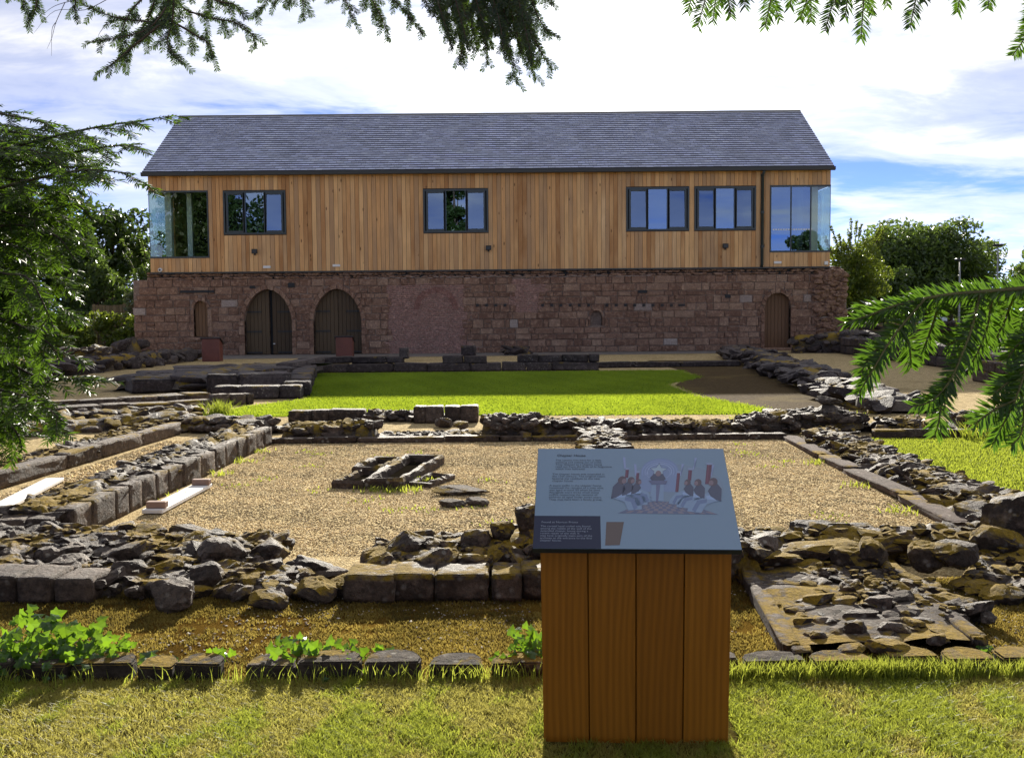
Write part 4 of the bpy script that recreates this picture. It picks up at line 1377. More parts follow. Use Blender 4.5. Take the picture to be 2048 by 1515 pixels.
course(tb, (-5.7, 19.6), (-4.05, 19.7), 0.0, 0.26, 0.5, 0.6, 'far_rubble', 87)
course(tb, (-4.2, 19.9), (-5.3, 26.4), 0.0, 0.30, 0.5, 0.9, 'far_rubble', 88)
course(tb, (-6.2, 20.7), (-4.6, 21.2), 0.0, 0.42, 0.9, 0.8, 'far_rubble', 89)
course(tb, (-8.0, 21.3), (-5.2, 23.0), 0.0, 0.3, 0.9, 1.1, 'far_rubble', 90)
course(tb, (-8.6, 23.5), (-5.4, 25.0), 0.0, 0.33, 1.1, 1.1, 'far_rubble', 91)
course(tb, (-8.6, 26.0), (-5.6, 27.0), 0.0, 0.3, 1.2, 1.2, 'far_rubble', 92)
course(tb, (-5.6, 25.3), (-5.4, 28.2), 0.0, 0.42, 0.5, 0.8, 'far_rubble', 93)
rubble(None, [(-7.6, 21.5, 0.34), (-6.6, 24, 0.36), (-6.2, 27.2, 0.36)], 2.4, 0.55, 'far_rubble', 118, kind='lo', root=tb, flat=0.24, elong=1.5, tilt=0.08)
k8 = thing('ruined_wall', 'dark block wall along the far edge of the mown lawn', 'ruined wall', (-1, 28, 0))
course(k8, (-5.5, 28.2), (2.4, 28.2), 0.0, 0.24, 0.5, 0.95, 'far_rubble', 94)
course(k8, (-5.5, 28.5), (-3.0, 28.5), 0.24, 0.42, 0.5, 0.9, 'far_rubble', 95)
course(k8, (-1.9, 28.2), (-0.7, 28.2), 0.22, 0.44, 0.5, 0.6, 'far_rubble', 96)
course(k8, (0.15, 28.3), (2.4, 28.3), 0.23, 0.44, 0.5, 0.7, 'far_rubble', 97)
put('block', 'block', 'far_rubble', k8, (-1.2, 28.5, 0.56), (0.4, 0.4, 0.28), 0, (0, 0), rr)
put('block', 'block', 'far_rubble', k8, (-3.0, 28.6, 0.5), (0.24, 0.4, 0.3), 0, (0, 0), rr)
course(k8, (2.4, 29.3), (6.6, 29.6), 0.0, 0.16, 0.3, 1.1, 'far_rubble', 98)
far('collapsed stones at the foot of the sandstone wall mid-way', [(-0.3, 38.9, 0.35), (0.7, 38.9, 0.35)], 0.8, 0.36, 99, flat=0.45)
far('long dark rubble bank crossing the gravel right of the mown lawn', [(6.0, 15.6, 0.2), (6.1, 18, 0.26), (6.5, 22, 0.30), (7.2, 28.5, 0.36), (7.9, 36.0, 0.38)], 1.1, 0.40, 100, flat=0.42)
far('dark rubble heap by the right corner of the building', [(10.6, 38.8, 0.6), (12.6, 38.2, 0.9), (13.6, 39.3, 0.8)], 1.1, 0.36, 101, flat=0.6)
r13 = thing('ruined_wall', 'shaded block-faced wall at right leading away to the building corner', 'ruined wall', (12, 30, 0))
for i, (z0_, z1_) in enumerate(((0, 0.3), (0.3, 0.58))):
    course(r13, (11.85, 25.8), (12.2, 37.4), z0_, z1_, 0.4, 0.7, 'far_rubble', 103 + i)
rubble(None, [(12.25, 25.8, 0.66), (12.6, 37.4, 0.66)], 0.6, 0.36, 'far_rubble', 105, kind='lo', root=r13, flat=0.55, core=False)
far('dark boulder knot at the near end of the shaded right wall', [(11.3, 24.6, 0.5), (11.9, 25.4, 0.6)], 0.9, 0.4, 106, flat=0.7)
r14 = thing('ruined_wall', 'sunlit reddish block wall at the right edge behind the sprig', 'ruined wall', (10.2, 21, 0))
for i, (z0_, z1_) in enumerate(((0, 0.24), (0.24, 0.46))):
    course(r14, (10.2, 17.0), (10.35, 22.6), z0_, z1_, 0.35, 0.55, 'dressed', 107 + i)
rubble(None, [(10.55, 17.0, 0.46), (10.8, 22.6, 0.5)], 0.6, 0.3, 'far_rubble', 109, kind='lo', root=r14, core=True)
far('far rubble line crossing the distant right lawn', [(19.5, 44, 0.4), (22.5, 38, 0.4), (23.5, 33, 0.4)], 1.0, 0.45, 110)
far('distant low wall in front of the parked car', [(15.5, 60, 0.8), (24, 62, 0.8), (34, 60, 0.8)], 1.0, 0.6, 111, flat=0.6)
far('boulder line at far left leading to the left end of the building', [(-12.6, 26.6, 0.42), (-12.0, 31, 0.45), (-11.6, 36.8, 0.4)], 0.8, 0.5, 112, flat=0.6)
tag(put('boulder', 'rock', 'far_rubble', None, (-12.9, 27.9, 0.2), (1.5, 0.9, 0.6), 0.3, (0, 0), rr), 'larger round boulder at the near end of the far left boulder line', 'boulder')
far('rubble strip in the sun at far left below the hedge', [(-20.5, 40.5, 0.32), (-15.6, 40.8, 0.4)], 1.1, 0.45, 114, mat='rubble')
far('rubble stump against the left end of the sandstone wall', [(-14.8, 38.6, 0.5), (-14.0, 38.2, 0.9)], 0.8, 0.5, 115, flat=0.7)
p = G(375, 743)
tag(put('flat_stone', 'rock', 'far_rubble', None, (p.x, p.y, 0.05), (0.75, 0.5, 0.16), 0, (0, 0), rr), 'single dark flat stone on the shaded gravel below the rust-red plinth', 'stone')

# rubble crowning the medieval wall and its broken right end
tb_ = MB()
r_ = random.Random(5)
def add_rock(m, loc, dims, rz, tl):
    me = r_.choice(_rock_lo)
    mat_ = Matrix.Translation(loc) @ Matrix.Rotation(rz, 4, 'Z') @ Matrix.Rotation(tl, 4, 'X') @ Matrix.Diagonal((dims[0]/2, dims[1]/2, dims[2]/2, 1))
    m.add([mat_ @ v.co for v in me.vertices], [tuple(p_.vertices) for p_ in me.polygons])
x = XWL + 0.6
while x < XWR - 0.2:
    for zz in (ZT + 0.05, ZT + 0.17, ZT + 0.26):
        s = r_.uniform(0.16, 0.32)
        add_rock(tb_, (x + r_.uniform(-.1, .1), Y0 + 0.06 + r_.uniform(-.05, .06) + (zz - ZT)*0.25, zz), (s*1.5, 0.3, s*0.55), r_.uniform(-.2, .2), r_.uniform(-.2, .2))
    x += 0.19
o = tb_.build('rubble_crown', M['ashlar'], wall)
o['kind'] = 'stuff'
be = MB()
for k in range(230):
    zz = r_.uniform(0.05, 3.2)
    xx = X(1655, 640) + r_.uniform(-0.45, 0.62)
    s = r_.uniform(0.18, 0.4)
    add_rock(be, (xx, Y0 - 0.02 + r_.uniform(-.10, .06), zz), (s*1.3, 0.3, s*0.7), r_.uniform(-.3, .3), r_.uniform(-.4, .4))
o = be.build('broken_end_rubble', M['ashlar'], wall)
o['kind'] = 'stuff'

# ------------------------------------------------------------------ stone coffins, loose stones, boards
def coffin(label, c, hd, ln, w0, w1, h, t=0.065, seed=1):
    """hollow stone trough, narrower at the foot"""
    r_ = random.Random(seed)
    root = thing('stone_coffin', label, 'stone coffin', (c[0], c[1], 0))
    n = 12
    def ring(off, z, jit):
        out = []
        for i in range(n + 1):
            f = i/n
            w_ = (w0 + (w1 - w0)*f)/2 - off
            y_ = -ln/2 + off + (ln - 2*off)*f
            out.append((-w_, y_))
        pts = out + [(-x_, y_) for x_, y_ in reversed(out)]
        ch, sh = math.cos(hd), math.sin(hd)
        return [(c[0] + x_*ch - y_*sh + r_.uniform(-jit, jit), c[1] + x_*sh + y_*ch + r_.uniform(-jit, jit), z + r_.uniform(-jit, jit)*1.2) for x_, y_ in pts]
    rings = [ring(0, -0.02, 0), ring(-0.005, h*0.7, 0.006), ring(0.008, h, 0.010), ring(t - 0.01, h, 0.010), ring(t, h*0.8, 0.006), ring(t + 0.01, 0.012, 0)]
    V = [v for rg in rings for v in rg]
    N = len(rings[0])
    F = [(k*N + i, k*N + (i + 1) % N, (k + 1)*N + (i + 1) % N, (k + 1)*N + i) for k in range(5) for i in range(N)]
    o = mesh_obj('trough', V, F, M['dressed'], root)
    mesh_obj('earth_floor', [(v[0], v[1], 0.02) for v in rings[5]], [tuple(range(N))], M['shade_soil'], root)
    return root
cb = (G(768, 972) + G(838, 912))/2
coffin('largest open stone coffin in the middle of the gravel court', (-1.06, 10.05), -0.15, 1.6, 0.36, 0.42, 0.105, 0.06, 1)
coffin('small open stone coffin front left of the large one', (-1.44, 9.68), -0.22, 0.75, 0.30, 0.32, 0.07, 0.05, 2)
coffin('small stone coffin behind the front left one, beside the large one', (-1.38, 10.42), -0.20, 0.70, 0.31, 0.33, 0.095, 0.06, 3)
coffin('smallest half-buried stone coffin right of the large one', (-0.78, 9.62), -0.35, 0.55, 0.24, 0.26, 0.05, 0.045, 4)
for px, py, dm, rz, lb in ((925, 983, (0.55, 0.26, 0.085), 0.25, 'long flat slab lying behind two smaller flat stones on the gravel'), (903, 1007, (0.26, 0.18, 0.075), 0.1, 'left of the two small flat stones in front of the slab'), (950, 1005, (0.25, 0.18, 0.07), -0.3, 'right of the two small flat stones in front of the slab')):
    p = G(px, py, 0.02)
    tag(put('flat_stone', 'rock', 'slab', None, (p.x, p.y, dm[2]*0.36), dm, rz, (0.05, 0.05), rr), lb, 'stone', 'flat stones beside the coffins')

def board(label, p0, p1, w_, battens):
    d = Vector((p1[0] - p0[0], p1[1] - p0[1], 0))
    ln = d.length
    hd = math.atan2(d.y, d.x)
    root = thing('white_board', label, 'board', (p0[0], p0[1], 0))
    root.rotation_euler = (0, 0, hd)
    for nm, bx in (('plank', (0, ln, -w_/2, w_/2, 0.012, 0.045)),):
        o = MB().box(*bx).build(nm, M['board'], None, bevel=0.004)
        o.parent = root
    for f in battens:
        o = MB().box(f*ln - 0.035, f*ln + 0.035, -w_/2 - 0.01, w_/2 - 0.02, 0.047, 0.10).build('batten', M['batten'], None, bevel=0.004)
        o.parent = root
    return root
a_, b_ = G(266, 1030), G(356, 976)
board('white board with two brown battens lying by the left court wall', (-2.91, a_.y), (-2.88, b_.y), 0.17, (0.06, 0.93))
a_, b_ = G(20, 1012), G(110, 964)
board('plain white board lying on the gravel strip at the left edge', (a_.x + 0.02, a_.y - 0.2), (b_.x, b_.y), 0.17, ())

# ------------------------------------------------------------------ plinths near the building
def plinth(label, px0, px1, pyb, pyt):
    p0, p1 = G(px0, pyb), G(px1, pyb)
    y = p0.y
    h = P((px0 + px1)/2, pyt, y).z
    root = thing('display_plinth', label, 'display plinth', ((p0.x + p1.x)/2, y, 0))
    MB().prism([(y, 0), (y + 0.4, 0), (y + 0.4, h - 0.2), (y, h - 0.02)], p0.x + 0.02, p1.x - 0.02, 'x').build('body', M['rust'], root, bevel=0.01)
    MB().prism([(y - 0.03, h - 0.005), (y + 0.45, h - 0.225), (y + 0.45, h - 0.195), (y - 0.03, h + 0.025)], p0.x - 0.03, p1.x + 0.03, 'x').build('panel', M['panel_edge'], root)
plinth('rust-red display plinth in front of the small arched window', 403, 439, 723, 676)
plinth('rust-red display plinth in front of the second double door', 671, 705, 714, 673)

# ------------------------------------------------------------------ information sign in the foreground
SX0, SX1 = 0.090, 0.840
SYF, SZF, SYB, SZB = 3.64, 0.747, 4.145, 1.044
sg = thing('info_sign', 'large oak information lectern with sky-tinted white illustrated panel in the foreground', 'sign', ((SX0 + SX1)/2, 3.95, 0))
sg.rotation_euler = (0, 0, R(-4.0))
su = Vector((0, SYB - SYF, SZB - SZF))
SL = su.length
su.normalize()
sn = Vector((0, -su.z, su.y))                    # panel normal, up and towards the viewer
def panel_box(x0, x1, s0, s1, n0, n1, name, mat, parent):
    V = []
    for nn in (n0, n1):
        for s in (s0, s1):
            for x in (x0, x1):
                q = Vector((x, SYF, SZF)) + su*s + sn*nn
                V.append(tuple(q))
    m = MB()
    m.add(V, [(0, 2, 3, 1), (4, 5, 7, 6), (0, 1, 5, 4), (1, 3, 7, 5), (3, 2, 6, 7), (2, 0, 4, 6)])
    return m.build(name, M[mat], parent)
pb = panel_box(SX0, SX1, 0, SL, -0.022, -0.002, 'backing_board', 'panel_edge', sg)
pf = panel_box(SX0 + 0.001, SX1 - 0.001, 0.001, SL - 0.001, -0.0015, 0.0, 'panel', 'panel', sg)
# plinth of vertical oak boards, tapering a little downwards
x0t, x1t, x0b, x1b = 0.113, 0.814, 0.121, 0.804
yf, yb = 3.70, 4.08
def under(y): return SZF + (y - SYF)*(SZB - SZF)/(SYB - SYF) - 0.033
edges_ = [0, 0.2515, 0.503, 0.7545, 1.0]
for i in range(4):
    m = MB()
    f0, f1 = edges_[i], edges_[i + 1]
    g = 0.0022
    xt0, xt1 = x0t + (x1t - x0t)*f0 + g, x0t + (x1t - x0t)*f1 - g
    xb0, xb1 = x0b + (x1b - x0b)*f0 + g, x0b + (x1b - x0b)*f1 - g
    zt_ = under(yf)
    V = [(xb0, yf, 0.0), (xb1, yf, 0.0), (xt1, yf, zt_), (xt0, yf, zt_)]
    V += [(v[0], yf + 0.022, v[2] + (0.012 if v[2] > 0 else 0)) for v in V]
    m.add(V, [(0, 1, 2, 3), (7, 6, 5, 4), (0, 4, 5, 1), (1, 5, 6, 2), (2, 6, 7, 3), (3, 7, 4, 0)])
    m.build('oak_board', M['oak'], sg, bevel=0.0016)
for s in (0, 1):
    m = MB()
    xt, xb_ = (x0t, x0b) if s == 0 else (x1t, x1b)
    i_ = 0.02 if s == 0 else -0.02
    V = [(xb_ + 0.002*(1 - 2*s), yf + 0.024, 0), (xb_ + 0.002*(1 - 2*s), yb, 0), (xt + 0.002*(1 - 2*s), yb, under(yb)), (xt + 0.002*(1 - 2*s), yf + 0.024, under(yf + 0.024))]
    V += [(v[0] + i_, v[1], v[2]) for v in V]
    m.add(V, [(0, 1, 2, 3), (7, 6, 5, 4), (0, 4, 5, 1), (1, 5, 6, 2), (2, 6, 7, 3), (3, 7, 4, 0)])
    m.build('side_board', M['oak'], sg)
MB().box(x0b + 0.03, x1b - 0.03, yb - 0.025, yb - 0.003, 0, under(yb - 0.02)).build('back_board', M['oak'], sg)
MB().box(x0b + 0.022, x1b - 0.022, yf + 0.026, yf + 0.05, 0.0, under(yf) - 0.02).build('inner_lining', M['oak'], sg)

def S(px, py):
    """panel coordinates (x, distance up the slope) seen at a photo pixel"""
    d = ray(px, py)
    o_ = Vector((0, SYF, SZF))
    t = (o_ - EYE).dot(sn)/d.dot(sn)
    q = EYE + d*t
    return q.x, (q - o_).dot(su)

def on_panel(x, s, n): return Vector((x, SYF, SZF)) + su*s + sn*n
navy0, navy1 = S(1073, 1032), S(1211, 1100)
panel_box(SX0 + 0.001, S(1210, 1060)[0], 0.001, S(1140, 1033)[1], 0.0003, 0.0006, 'navy_block', 'panel_navy', pf)

def text(body, px, py, size, mat, spacing=1.0, n=0.0012):
    cu = bpy.data.curves.new('text', 'FONT')
    cu.body = body
    cu.size = size
    cu.space_line = spacing
    cu.materials.append(M[mat])
    o = bpy.data.objects.new('text', cu)
    COL.objects.link(o)
    x, s = S(px, py)
    q = on_panel(x, s, n)
    rx = math.atan2(su.z, su.y)
    o.rotation_euler = (rx, 0, 0)
    o.location = q - wloc(pf)
    o.parent = pf
    texts.append(o)
    return o
texts = []
text('Chapter House', 1109, 914, 0.0185, 'ink').data.offset = 0.0004
text('The canons met here for a daily\nmeeting and setting out of tasks.\nThey listened to a chapter being\nread out from the Rule of St Augustine\nwhich they followed.', 1107, 923, 0.0142, 'ink', 0.97)
text('The chapter house was extended in\nthe 13th century. The original room\nbecame the vestibule to the new\nchapter house.', 1103, 951, 0.0142, 'ink', 0.97)
text('A stone coffin in the chapter house\ncontained the remains of a man who\nwas aged around 50 when he died.\nAlongside were three small stone\ncoffins containing the remains of\nchildren all aged under seven years.\nThey may have been a family group.', 1099, 974, 0.0142, 'ink', 0.97)
text('Found at Norton Priory', 1090, 1048, 0.0140, 'inkpale')
text('The carved head corbel was found\namong the rubble of the wall of the\nextended chapter house during a\nrecent repair of the wall. It\nmay have originally been part of the\narchway at the entrance to the first\nchapter house.', 1089, 1056, 0.0132, 'inkpale', 0.97)

bpy.context.view_layer.update()
for o in texts:                                  # lettering as plain meshes
    me = bpy.data.meshes.new_from_object(o.evaluated_get(bpy.context.evaluated_depsgraph_get()))
    q = bpy.data.objects.new('lettering', me)
    COL.objects.link(q)
    q.location, q.rotation_euler = o.location.copy(), o.rotation_euler.copy()
    q.parent = pf
    bpy.data.objects.remove(o)

# printed picture: flat shapes in layers of ink on the panel
pr = MB()
NL = [0]
def shape(pts, c, lay):
    pr.col = c
    V = [on_panel(*S(1200 + x/7.314, 895 + y/7.314), 0.0004 + 0.00012*lay) for x, y in pts]
    pr.add(V, [tuple(range(len(V)))])
def arc(cx, cy, rx, ry, a0, a1, n=20):
    return [(cx + rx*math.cos(R(a0 + (a1 - a0)*i/n)), cy - ry*math.sin(R(a0 + (a1 - a0)*i/n))) for i in range(n + 1)]
def band(cx, cy, rx, ry, t, a0, a1, c, lay):
    o_ = arc(cx, cy, rx, ry, a0, a1)
    i_ = arc(cx, cy, rx - t, ry - t, a1, a0)
    shape(o_ + i_, c, lay)
WASH = (0.40, 0.48, 0.60)
shape(arc(1000, 590, 800, 360, 0, 360, 40), (0.182, 0.255, 0.355), 1)
shape([(300, 960), (700, 780), (1210, 780), (1760, 960)], (0.11, 0.14, 0.24), 2)
nr = 6
for r_i in range(nr):
    f0, f1 = (r_i/nr)**1.3, ((r_i + 1)/nr)**1.3
    y0_, y1_ = 785 + 170*f0, 785 + 170*f1
    for k in range(18):
        if (k + r_i) % 2:
            continue
        def xx_(u, f): return (700 + (330 - 700)*f)*(1 - u) + (1210 + (1740 - 1210)*f)*u
        shape([(xx_(k/18, f0), y0_), (xx_((k + 1)/18, f0), y0_), (xx_((k + 1)/18, f1), y1_), (xx_(k/18, f1), y1_)], (0.20, 0.19, 0.25), 3)
# arch with tracery behind the lectern
shape([(580, 640)] + [(580, 330)] + arc(850, 340, 270, 190, 180, 0) + [(1120, 640)], (0.18, 0.25, 0.42), 3)
for rr_, cc in ((255, (0.22, 0.29, 0.50)), (215, (0.25, 0.32, 0.52)), (180, (0.28, 0.36, 0.55))):
    band(850, 350, rr_, rr_*0.68, 12, -20, 200, cc, 4)
star = []
for k in range(10):
    rad = 125 if k % 2 == 0 else 62
    an = math.pi/2 + k*math.pi/5
    star.append((835 + rad*math.cos(an), 330 - rad*0.78*math.sin(an)))
shape([(835 + (x - 835)*1.13, 330 + (y - 330)*1.13) for x, y in star], (0.10, 0.13, 0.26), 5)
shape(star, (0.30, 0.40, 0.50), 6)
for x in (740, 930):
    band(835 + (x - 835)*1.1, 370, 70, 70, 10, 0, 360, (0.24, 0.31, 0.50), 4)
# columns and springing arches
RED, REDL = (0.11, 0.04, 0.085), (0.16, 0.06, 0.11)
for x, y0_, y1_, w_ in ((380, 320, 440, 46), (538, 365, 470, 40), (1128, 360, 640, 44), (1293, 315, 470, 52), (1560, 235, 520, 70)):
    shape([(x - w_/2, y0_), (x + w_/2, y0_), (x + w_/2, y1_), (x - w_/2, y1_)], RED, 5)
    shape([(x - w_*0.3, y0_), (x - w_*0.05, y0_), (x - w_*0.05, y1_), (x - w_*0.3, y1_)], REDL, 6)
    shape([(x - w_*0.8, y0_ - 22), (x + w_*0.8, y0_ - 22), (x + w_*0.55, y0_ + 5), (x - w_*0.55, y0_ + 5)], (0.24, 0.30, 0.46), 7)
for x, y, s in ((320, 200, -1), (490, 300, -1), (1180, 290, 1), (1360, 200, 1), (1620, 300, 1)):
    shape([(x - 22, y - 60*(1 if s < 0 else -1)*0 - 60), (x + 14, y - 60), (x + 40*(-s), y + 110), (x + 12*(-s), y + 110)], (0.25, 0.31, 0.52), 4)
# seated figures: pale robes, dark capes, heads
ROBE, ROBED, CAPE, SKIN, HAIR = (0.20, 0.29, 0.44), (0.13, 0.19, 0.34), (0.062, 0.078, 0.14), (0.20, 0.15, 0.19), (0.09, 0.07, 0.10)
def seated(x, y, s, f):
    """a robed figure seated facing f (+1 right, -1 left); x, y the head"""
    q = lambda pts: [(x + f*px*s, y + py*s) for px, py in pts]
    shape(q([(-90, 120), (40, 140), (210, 210), (300, 330), (310, 400), (120, 420), (60, 300), (-110, 250)]), ROBE, 8)
    shape(q([(60, 230), (190, 250), (250, 380), (200, 410), (150, 300), (60, 280)]), ROBED, 9)
    shape(q([(-10, 170), (80, 190), (60, 235), (-60, 245)]), (0.26, 0.37, 0.58), 9)
    shape(q([(-120, 90), (-60, 25), (10, 35), (60, 120), (20, 190), (-60, 240), (-130, 260)]), CAPE, 10)
    shape(arcq(x, y, 58*s), HAIR, 11)
    shape([(x + f*28*s + px*0.72, y + 14*s + py*0.8) for px, py in [(46*s*math.cos(t), 46*s*math.sin(t)) for t in [k*0.6283 for k in range(10)]]], SKIN, 12)
def arcq(x, y, r): return [(x + r*math.cos(k*0.5236), y + r*math.sin(k*0.5236)) for k in range(12)]
seated(560, 500, 0.72, 1)
seated(450, 480, 0.88, 1)
seated(320, 480, 1.05, 1)
seated(1270, 500, 0.78, -1)
seated(1420, 500, 0.9, -1)
seated(1640, 490, 1.08, -1)
# standing reader at the lectern
shape([(760, 520), (930, 520), (950, 780), (740, 780)], ROBE, 8)
shape([(720, 440), (770, 380), (900, 380), (950, 450), (920, 480), (750, 480)], CAPE, 10)
shape(arcq(835, 375, 42), SKIN, 11)
shape([(700, 480), (980, 480), (960, 530), (760, 540)], (0.11, 0.13, 0.24), 12)
shape([(820, 540), (880, 540), (870, 790), (840, 790)], (0.13, 0.15, 0.27), 12)
pro = pr.build('picture', M['print'], pf, col=True)
pc = MB()
pc.col = (0.10, 0.075, 0.075)
pc.add([on_panel(*S(x, y), 0.0006) for x, y in ((1220, 1044), (1255, 1043.5), (1251, 1090), (1222, 1091))], [(0, 1, 2, 3)])
pc.build('corbel_picture', M['print'], pf, col=True)

# ------------------------------------------------------------------ grass, moss, gravel chips
def blades(name, x, y, z, hgt, wid, mat, seed, lean=0.5, col=None, kind='stuff', parent=None):
    rs = np.random.RandomState(seed)
    n = len(x)
    an = rs.uniform(0, 2*np.pi, n)
    la = rs.uniform(0, 2*np.pi, n)
    h = hgt*rs.uniform(0.5, 1.35, n)
    ln = lean*rs.uniform(0.1, 1.0, n)*h
    wx, wy = np.cos(an)*wid*0.5, np.sin(an)*wid*0.5
    lx, ly = np.cos(la)*ln, np.sin(la)*ln
    V = np.zeros((n, 5, 3), np.float32)
    V[:, 0] = np.stack([x - wx, y - wy, z + 0*x], 1)
    V[:, 1] = np.stack([x + wx, y + wy, z + 0*x], 1)
    V[:, 2] = np.stack([x + wx*0.8 + lx*0.35, y + wy*0.8 + ly*0.35, z + h*0.6], 1)
    V[:, 3] = np.stack([x - wx*0.8 + lx*0.35, y - wy*0.8 + ly*0.35, z + h*0.6], 1)
    V[:, 4] = np.stack([x + lx, y + ly, z + h], 1)
    b = (np.arange(n)*5)[:, None]
    T = np.concatenate([b + np.array([[0, 1, 2]]), b + np.array([[0, 2, 3]]), b + np.array([[3, 2, 4]])], 0)
    c = rs.uniform(0, 1, n) if col is None else np.clip(col + rs.uniform(-0.3, 0.3, n), 0, 1)
    C = np.repeat(c, 5)[:, None]*np.ones((1, 3))
    o = mesh_obj(name, V.reshape(-1, 3), T, M[mat], parent, col=C)
    if kind:
        o['kind'] = kind
    return o

def patch(x, y, s, seed):
    """cheap smooth noise for patches"""
    rs = np.random.RandomState(seed)
    v = np.zeros(len(x))
    for k in range(7):
        a = rs.uniform(0, 6.28)
        f = s*rs.uniform(0.6, 2.2)
        v += np.sin((x*math.cos(a) + y*math.sin(a))*f + rs.uniform(0, 6.28))
    return v/2.6
rs = np.random.RandomState(4)
near = [(-2.9, 3.25), (2.9, 3.25), (2.9, 4.38), (-2.9, 4.38)]
x, y = scatter_points(near, 260000, rs)
wide = [(-7, -0.5), (7, -0.5), (7, 4.38), (-7, 4.38)]
x2, y2 = scatter_points(wide, 60000, rs)
x, y = np.concatenate([x, x2]), np.concatenate([y, y2])
k = ~((x > 0.115) & (x < 0.84) & (y > 3.685) & (y < 4.095))
x, y = x[k], y[k]
pp = 0.6*patch(x, y, 2.6, 5) + 0.7*patch(x, y, 11, 6) + 0.4*patch(x, y, 26, 8) + (x > 0.8)*0.45 - 0.1
g1 = pp + rs.uniform(-0.6, 0.6, len(x)) > 0.25
thin = rs.rand(len(x)) < np.clip(0.80 + 0.25*patch(x, y, 7, 9) + 0.35*patch(x, y, 34, 19), 0.38, 1)
a1, a2 = thin & ~g1, thin & g1
o = blades('grass', x[a1], y[a1], 0.004, 0.019, 0.0034, 'grass', 1, 1.9)
tag(o, 'short dry yellowed grass of the front lawn', 'grass')
o = blades('grass', x[a2], y[a2], 0.004, 0.025, 0.0034, 'grass_green', 2, 1.7)
tag(o, 'greener tufts of grass mixed into the front lawn', 'grass')
# tall tufts at the foot of the edging
xs_, ys_ = [], []
for cx, n, sp in [(-2.4, 160, 0.3), (-1.2, 160, 0.4), (-0.3, 130, 0.3), (0.0, 150, 0.25), (0.9, 500, 0.15), (1.35, 700, 0.25), (1.6, 1100, 0.12), (1.95, 500, 0.2), (2.3, 400, 0.25)]:
    xs_.append(rs.normal(cx, sp, n))
    ys_.append(4.37 + np.abs(rs.normal(0, 0.03, n))*-1)
o = blades('grass', np.concatenate(xs_), np.concatenate(ys_), 0.004, 0.075, 0.004, 'grass_green', 3, 0.8)
tag(o, 'long uncut grass at the foot of the stone edging', 'grass')
# moss bed
x, y = scatter_points(MOSS, 420000, rs)
k = (patch(x, y, 2.5, 21) + 0.6*patch(x, y, 8, 22) + 0.5*patch(x, y, 30, 24) > -0.95 + 1.1*rs.uniform(-.5, .5, len(x))) & (np.abs(x) < 4.2) & (y > 4.4)
x, y = x[k], y[k]
o = blades('moss', x, y, 0.004, 0.014, 0.006, 'moss_tuft', 5, 1.2, col=0.45 + 0.45*patch(x, y, 6, 23) + 0.35*patch(x, y, 22, 26))
tag(o, 'orange and yellow moss carpeting the bed behind the edging', 'moss')
# mown lawns
x, y = scatter_points(LAWN_CLOISTER, 230000, rs)
x, y = x + rs.normal(0, 0.10, len(x)), y + rs.normal(0, 0.12, len(y))
o = blades('grass', x, y, 0.008, 0.022, 0.013, 'grass_lawn', 7, 0.9, col=0.5 + 0.07*np.sign(np.sin((x + 0.35*y)*7.0)) + 0.22*patch(x, y, 1.3, 61))
tag(o, 'short mown green turf of the middle lawn', 'grass')
x, y = scatter_points(LAWN_RIGHT, 100000, rs)
o = blades('grass', x, y, 0.008, 0.020, 0.008, 'grass_pale', 8, 0.9)
tag(o, 'pale mown turf of the lawn at right', 'grass')
x, y = scatter_points(LAWN_FAR, 60000, rs)
o = blades('grass', x, y, 0.012, 0.04, 0.03, 'grass_pale', 9, 0.9)
tag(o, 'pale mown turf of the distant lawn at far right', 'grass')

def chips(name, x, y, size, seed, pal, z=0.0):
    rs = np.random.RandomState(seed)
    n = len(x)
    base = np.array([(1, 0, 0), (-0.5, 0.87, 0), (-0.5, -0.87, 0), (0.2, 0.1, 0.75), (0, 0, -0.5)], np.float32)
    V = base[None]*(1 + rs.uniform(-0.35, 0.35, (n, 5, 1)))
    s = size*rs.uniform(0.45, 1.5, (n, 1, 1))
    V = V*s*np.stack([np.ones(n), rs.uniform(0.6, 1, n), rs.uniform(0.5, 0.9, n)], 1)[:, None, :]
    an = rs.uniform(0, 6.28, n)
    c, s_ = np.cos(an)[:, None], np.sin(an)[:, None]
    W = np.empty_like(V)
    W[:, :, 0] = V[:, :, 0]*c - V[:, :, 1]*s_ + x[:, None]
    W[:, :, 1] = V[:, :, 0]*s_ + V[:, :, 1]*c + y[:, None]
    W[:, :, 2] = V[:, :, 2] + z + size*0.2
    b = (np.arange(n)*5)[:, None]
    T = np.concatenate([b + np.array([t]) for t in ([0, 1, 3], [1, 2, 3], [2, 0, 3], [1, 0, 4], [2, 1, 4], [0, 2, 4])], 0)
    pal = np.array(pal)
    pc = pal[rs.randint(0, len(pal), n)]*rs.uniform(0.7, 1.25, (n, 1))*np.clip(1.0 + 0.22*patch(x, y, 3.0, 71) + 0.25*patch(x, y, 14.0, 72), 0.45, 1.2)[:, None]
    o = mesh_obj(name, W.reshape(-1, 3), T, M['chips'], None, col=np.repeat(pc, 5, 0))
    o['kind'] = 'stuff'
    return o
TAN = [(0.60, 0.46, 0.25), (0.68, 0.54, 0.32), (0.54, 0.40, 0.20), (0.72, 0.60, 0.38), (0.26, 0.17, 0.09), (0.40, 0.28, 0.15), (0.52, 0.37, 0.17), (0.62, 0.46, 0.22)]
court = [(-3.0, 6.7), (3.2, 6.7), (3.3, 12.65), (-2.95, 12.65)]
x, y = scatter_points(court, 130000, rs)
tag(chips('gravel', x, y, 0.0078, 31, TAN), 'golden gravel chips on the floor of the court', 'gravel')
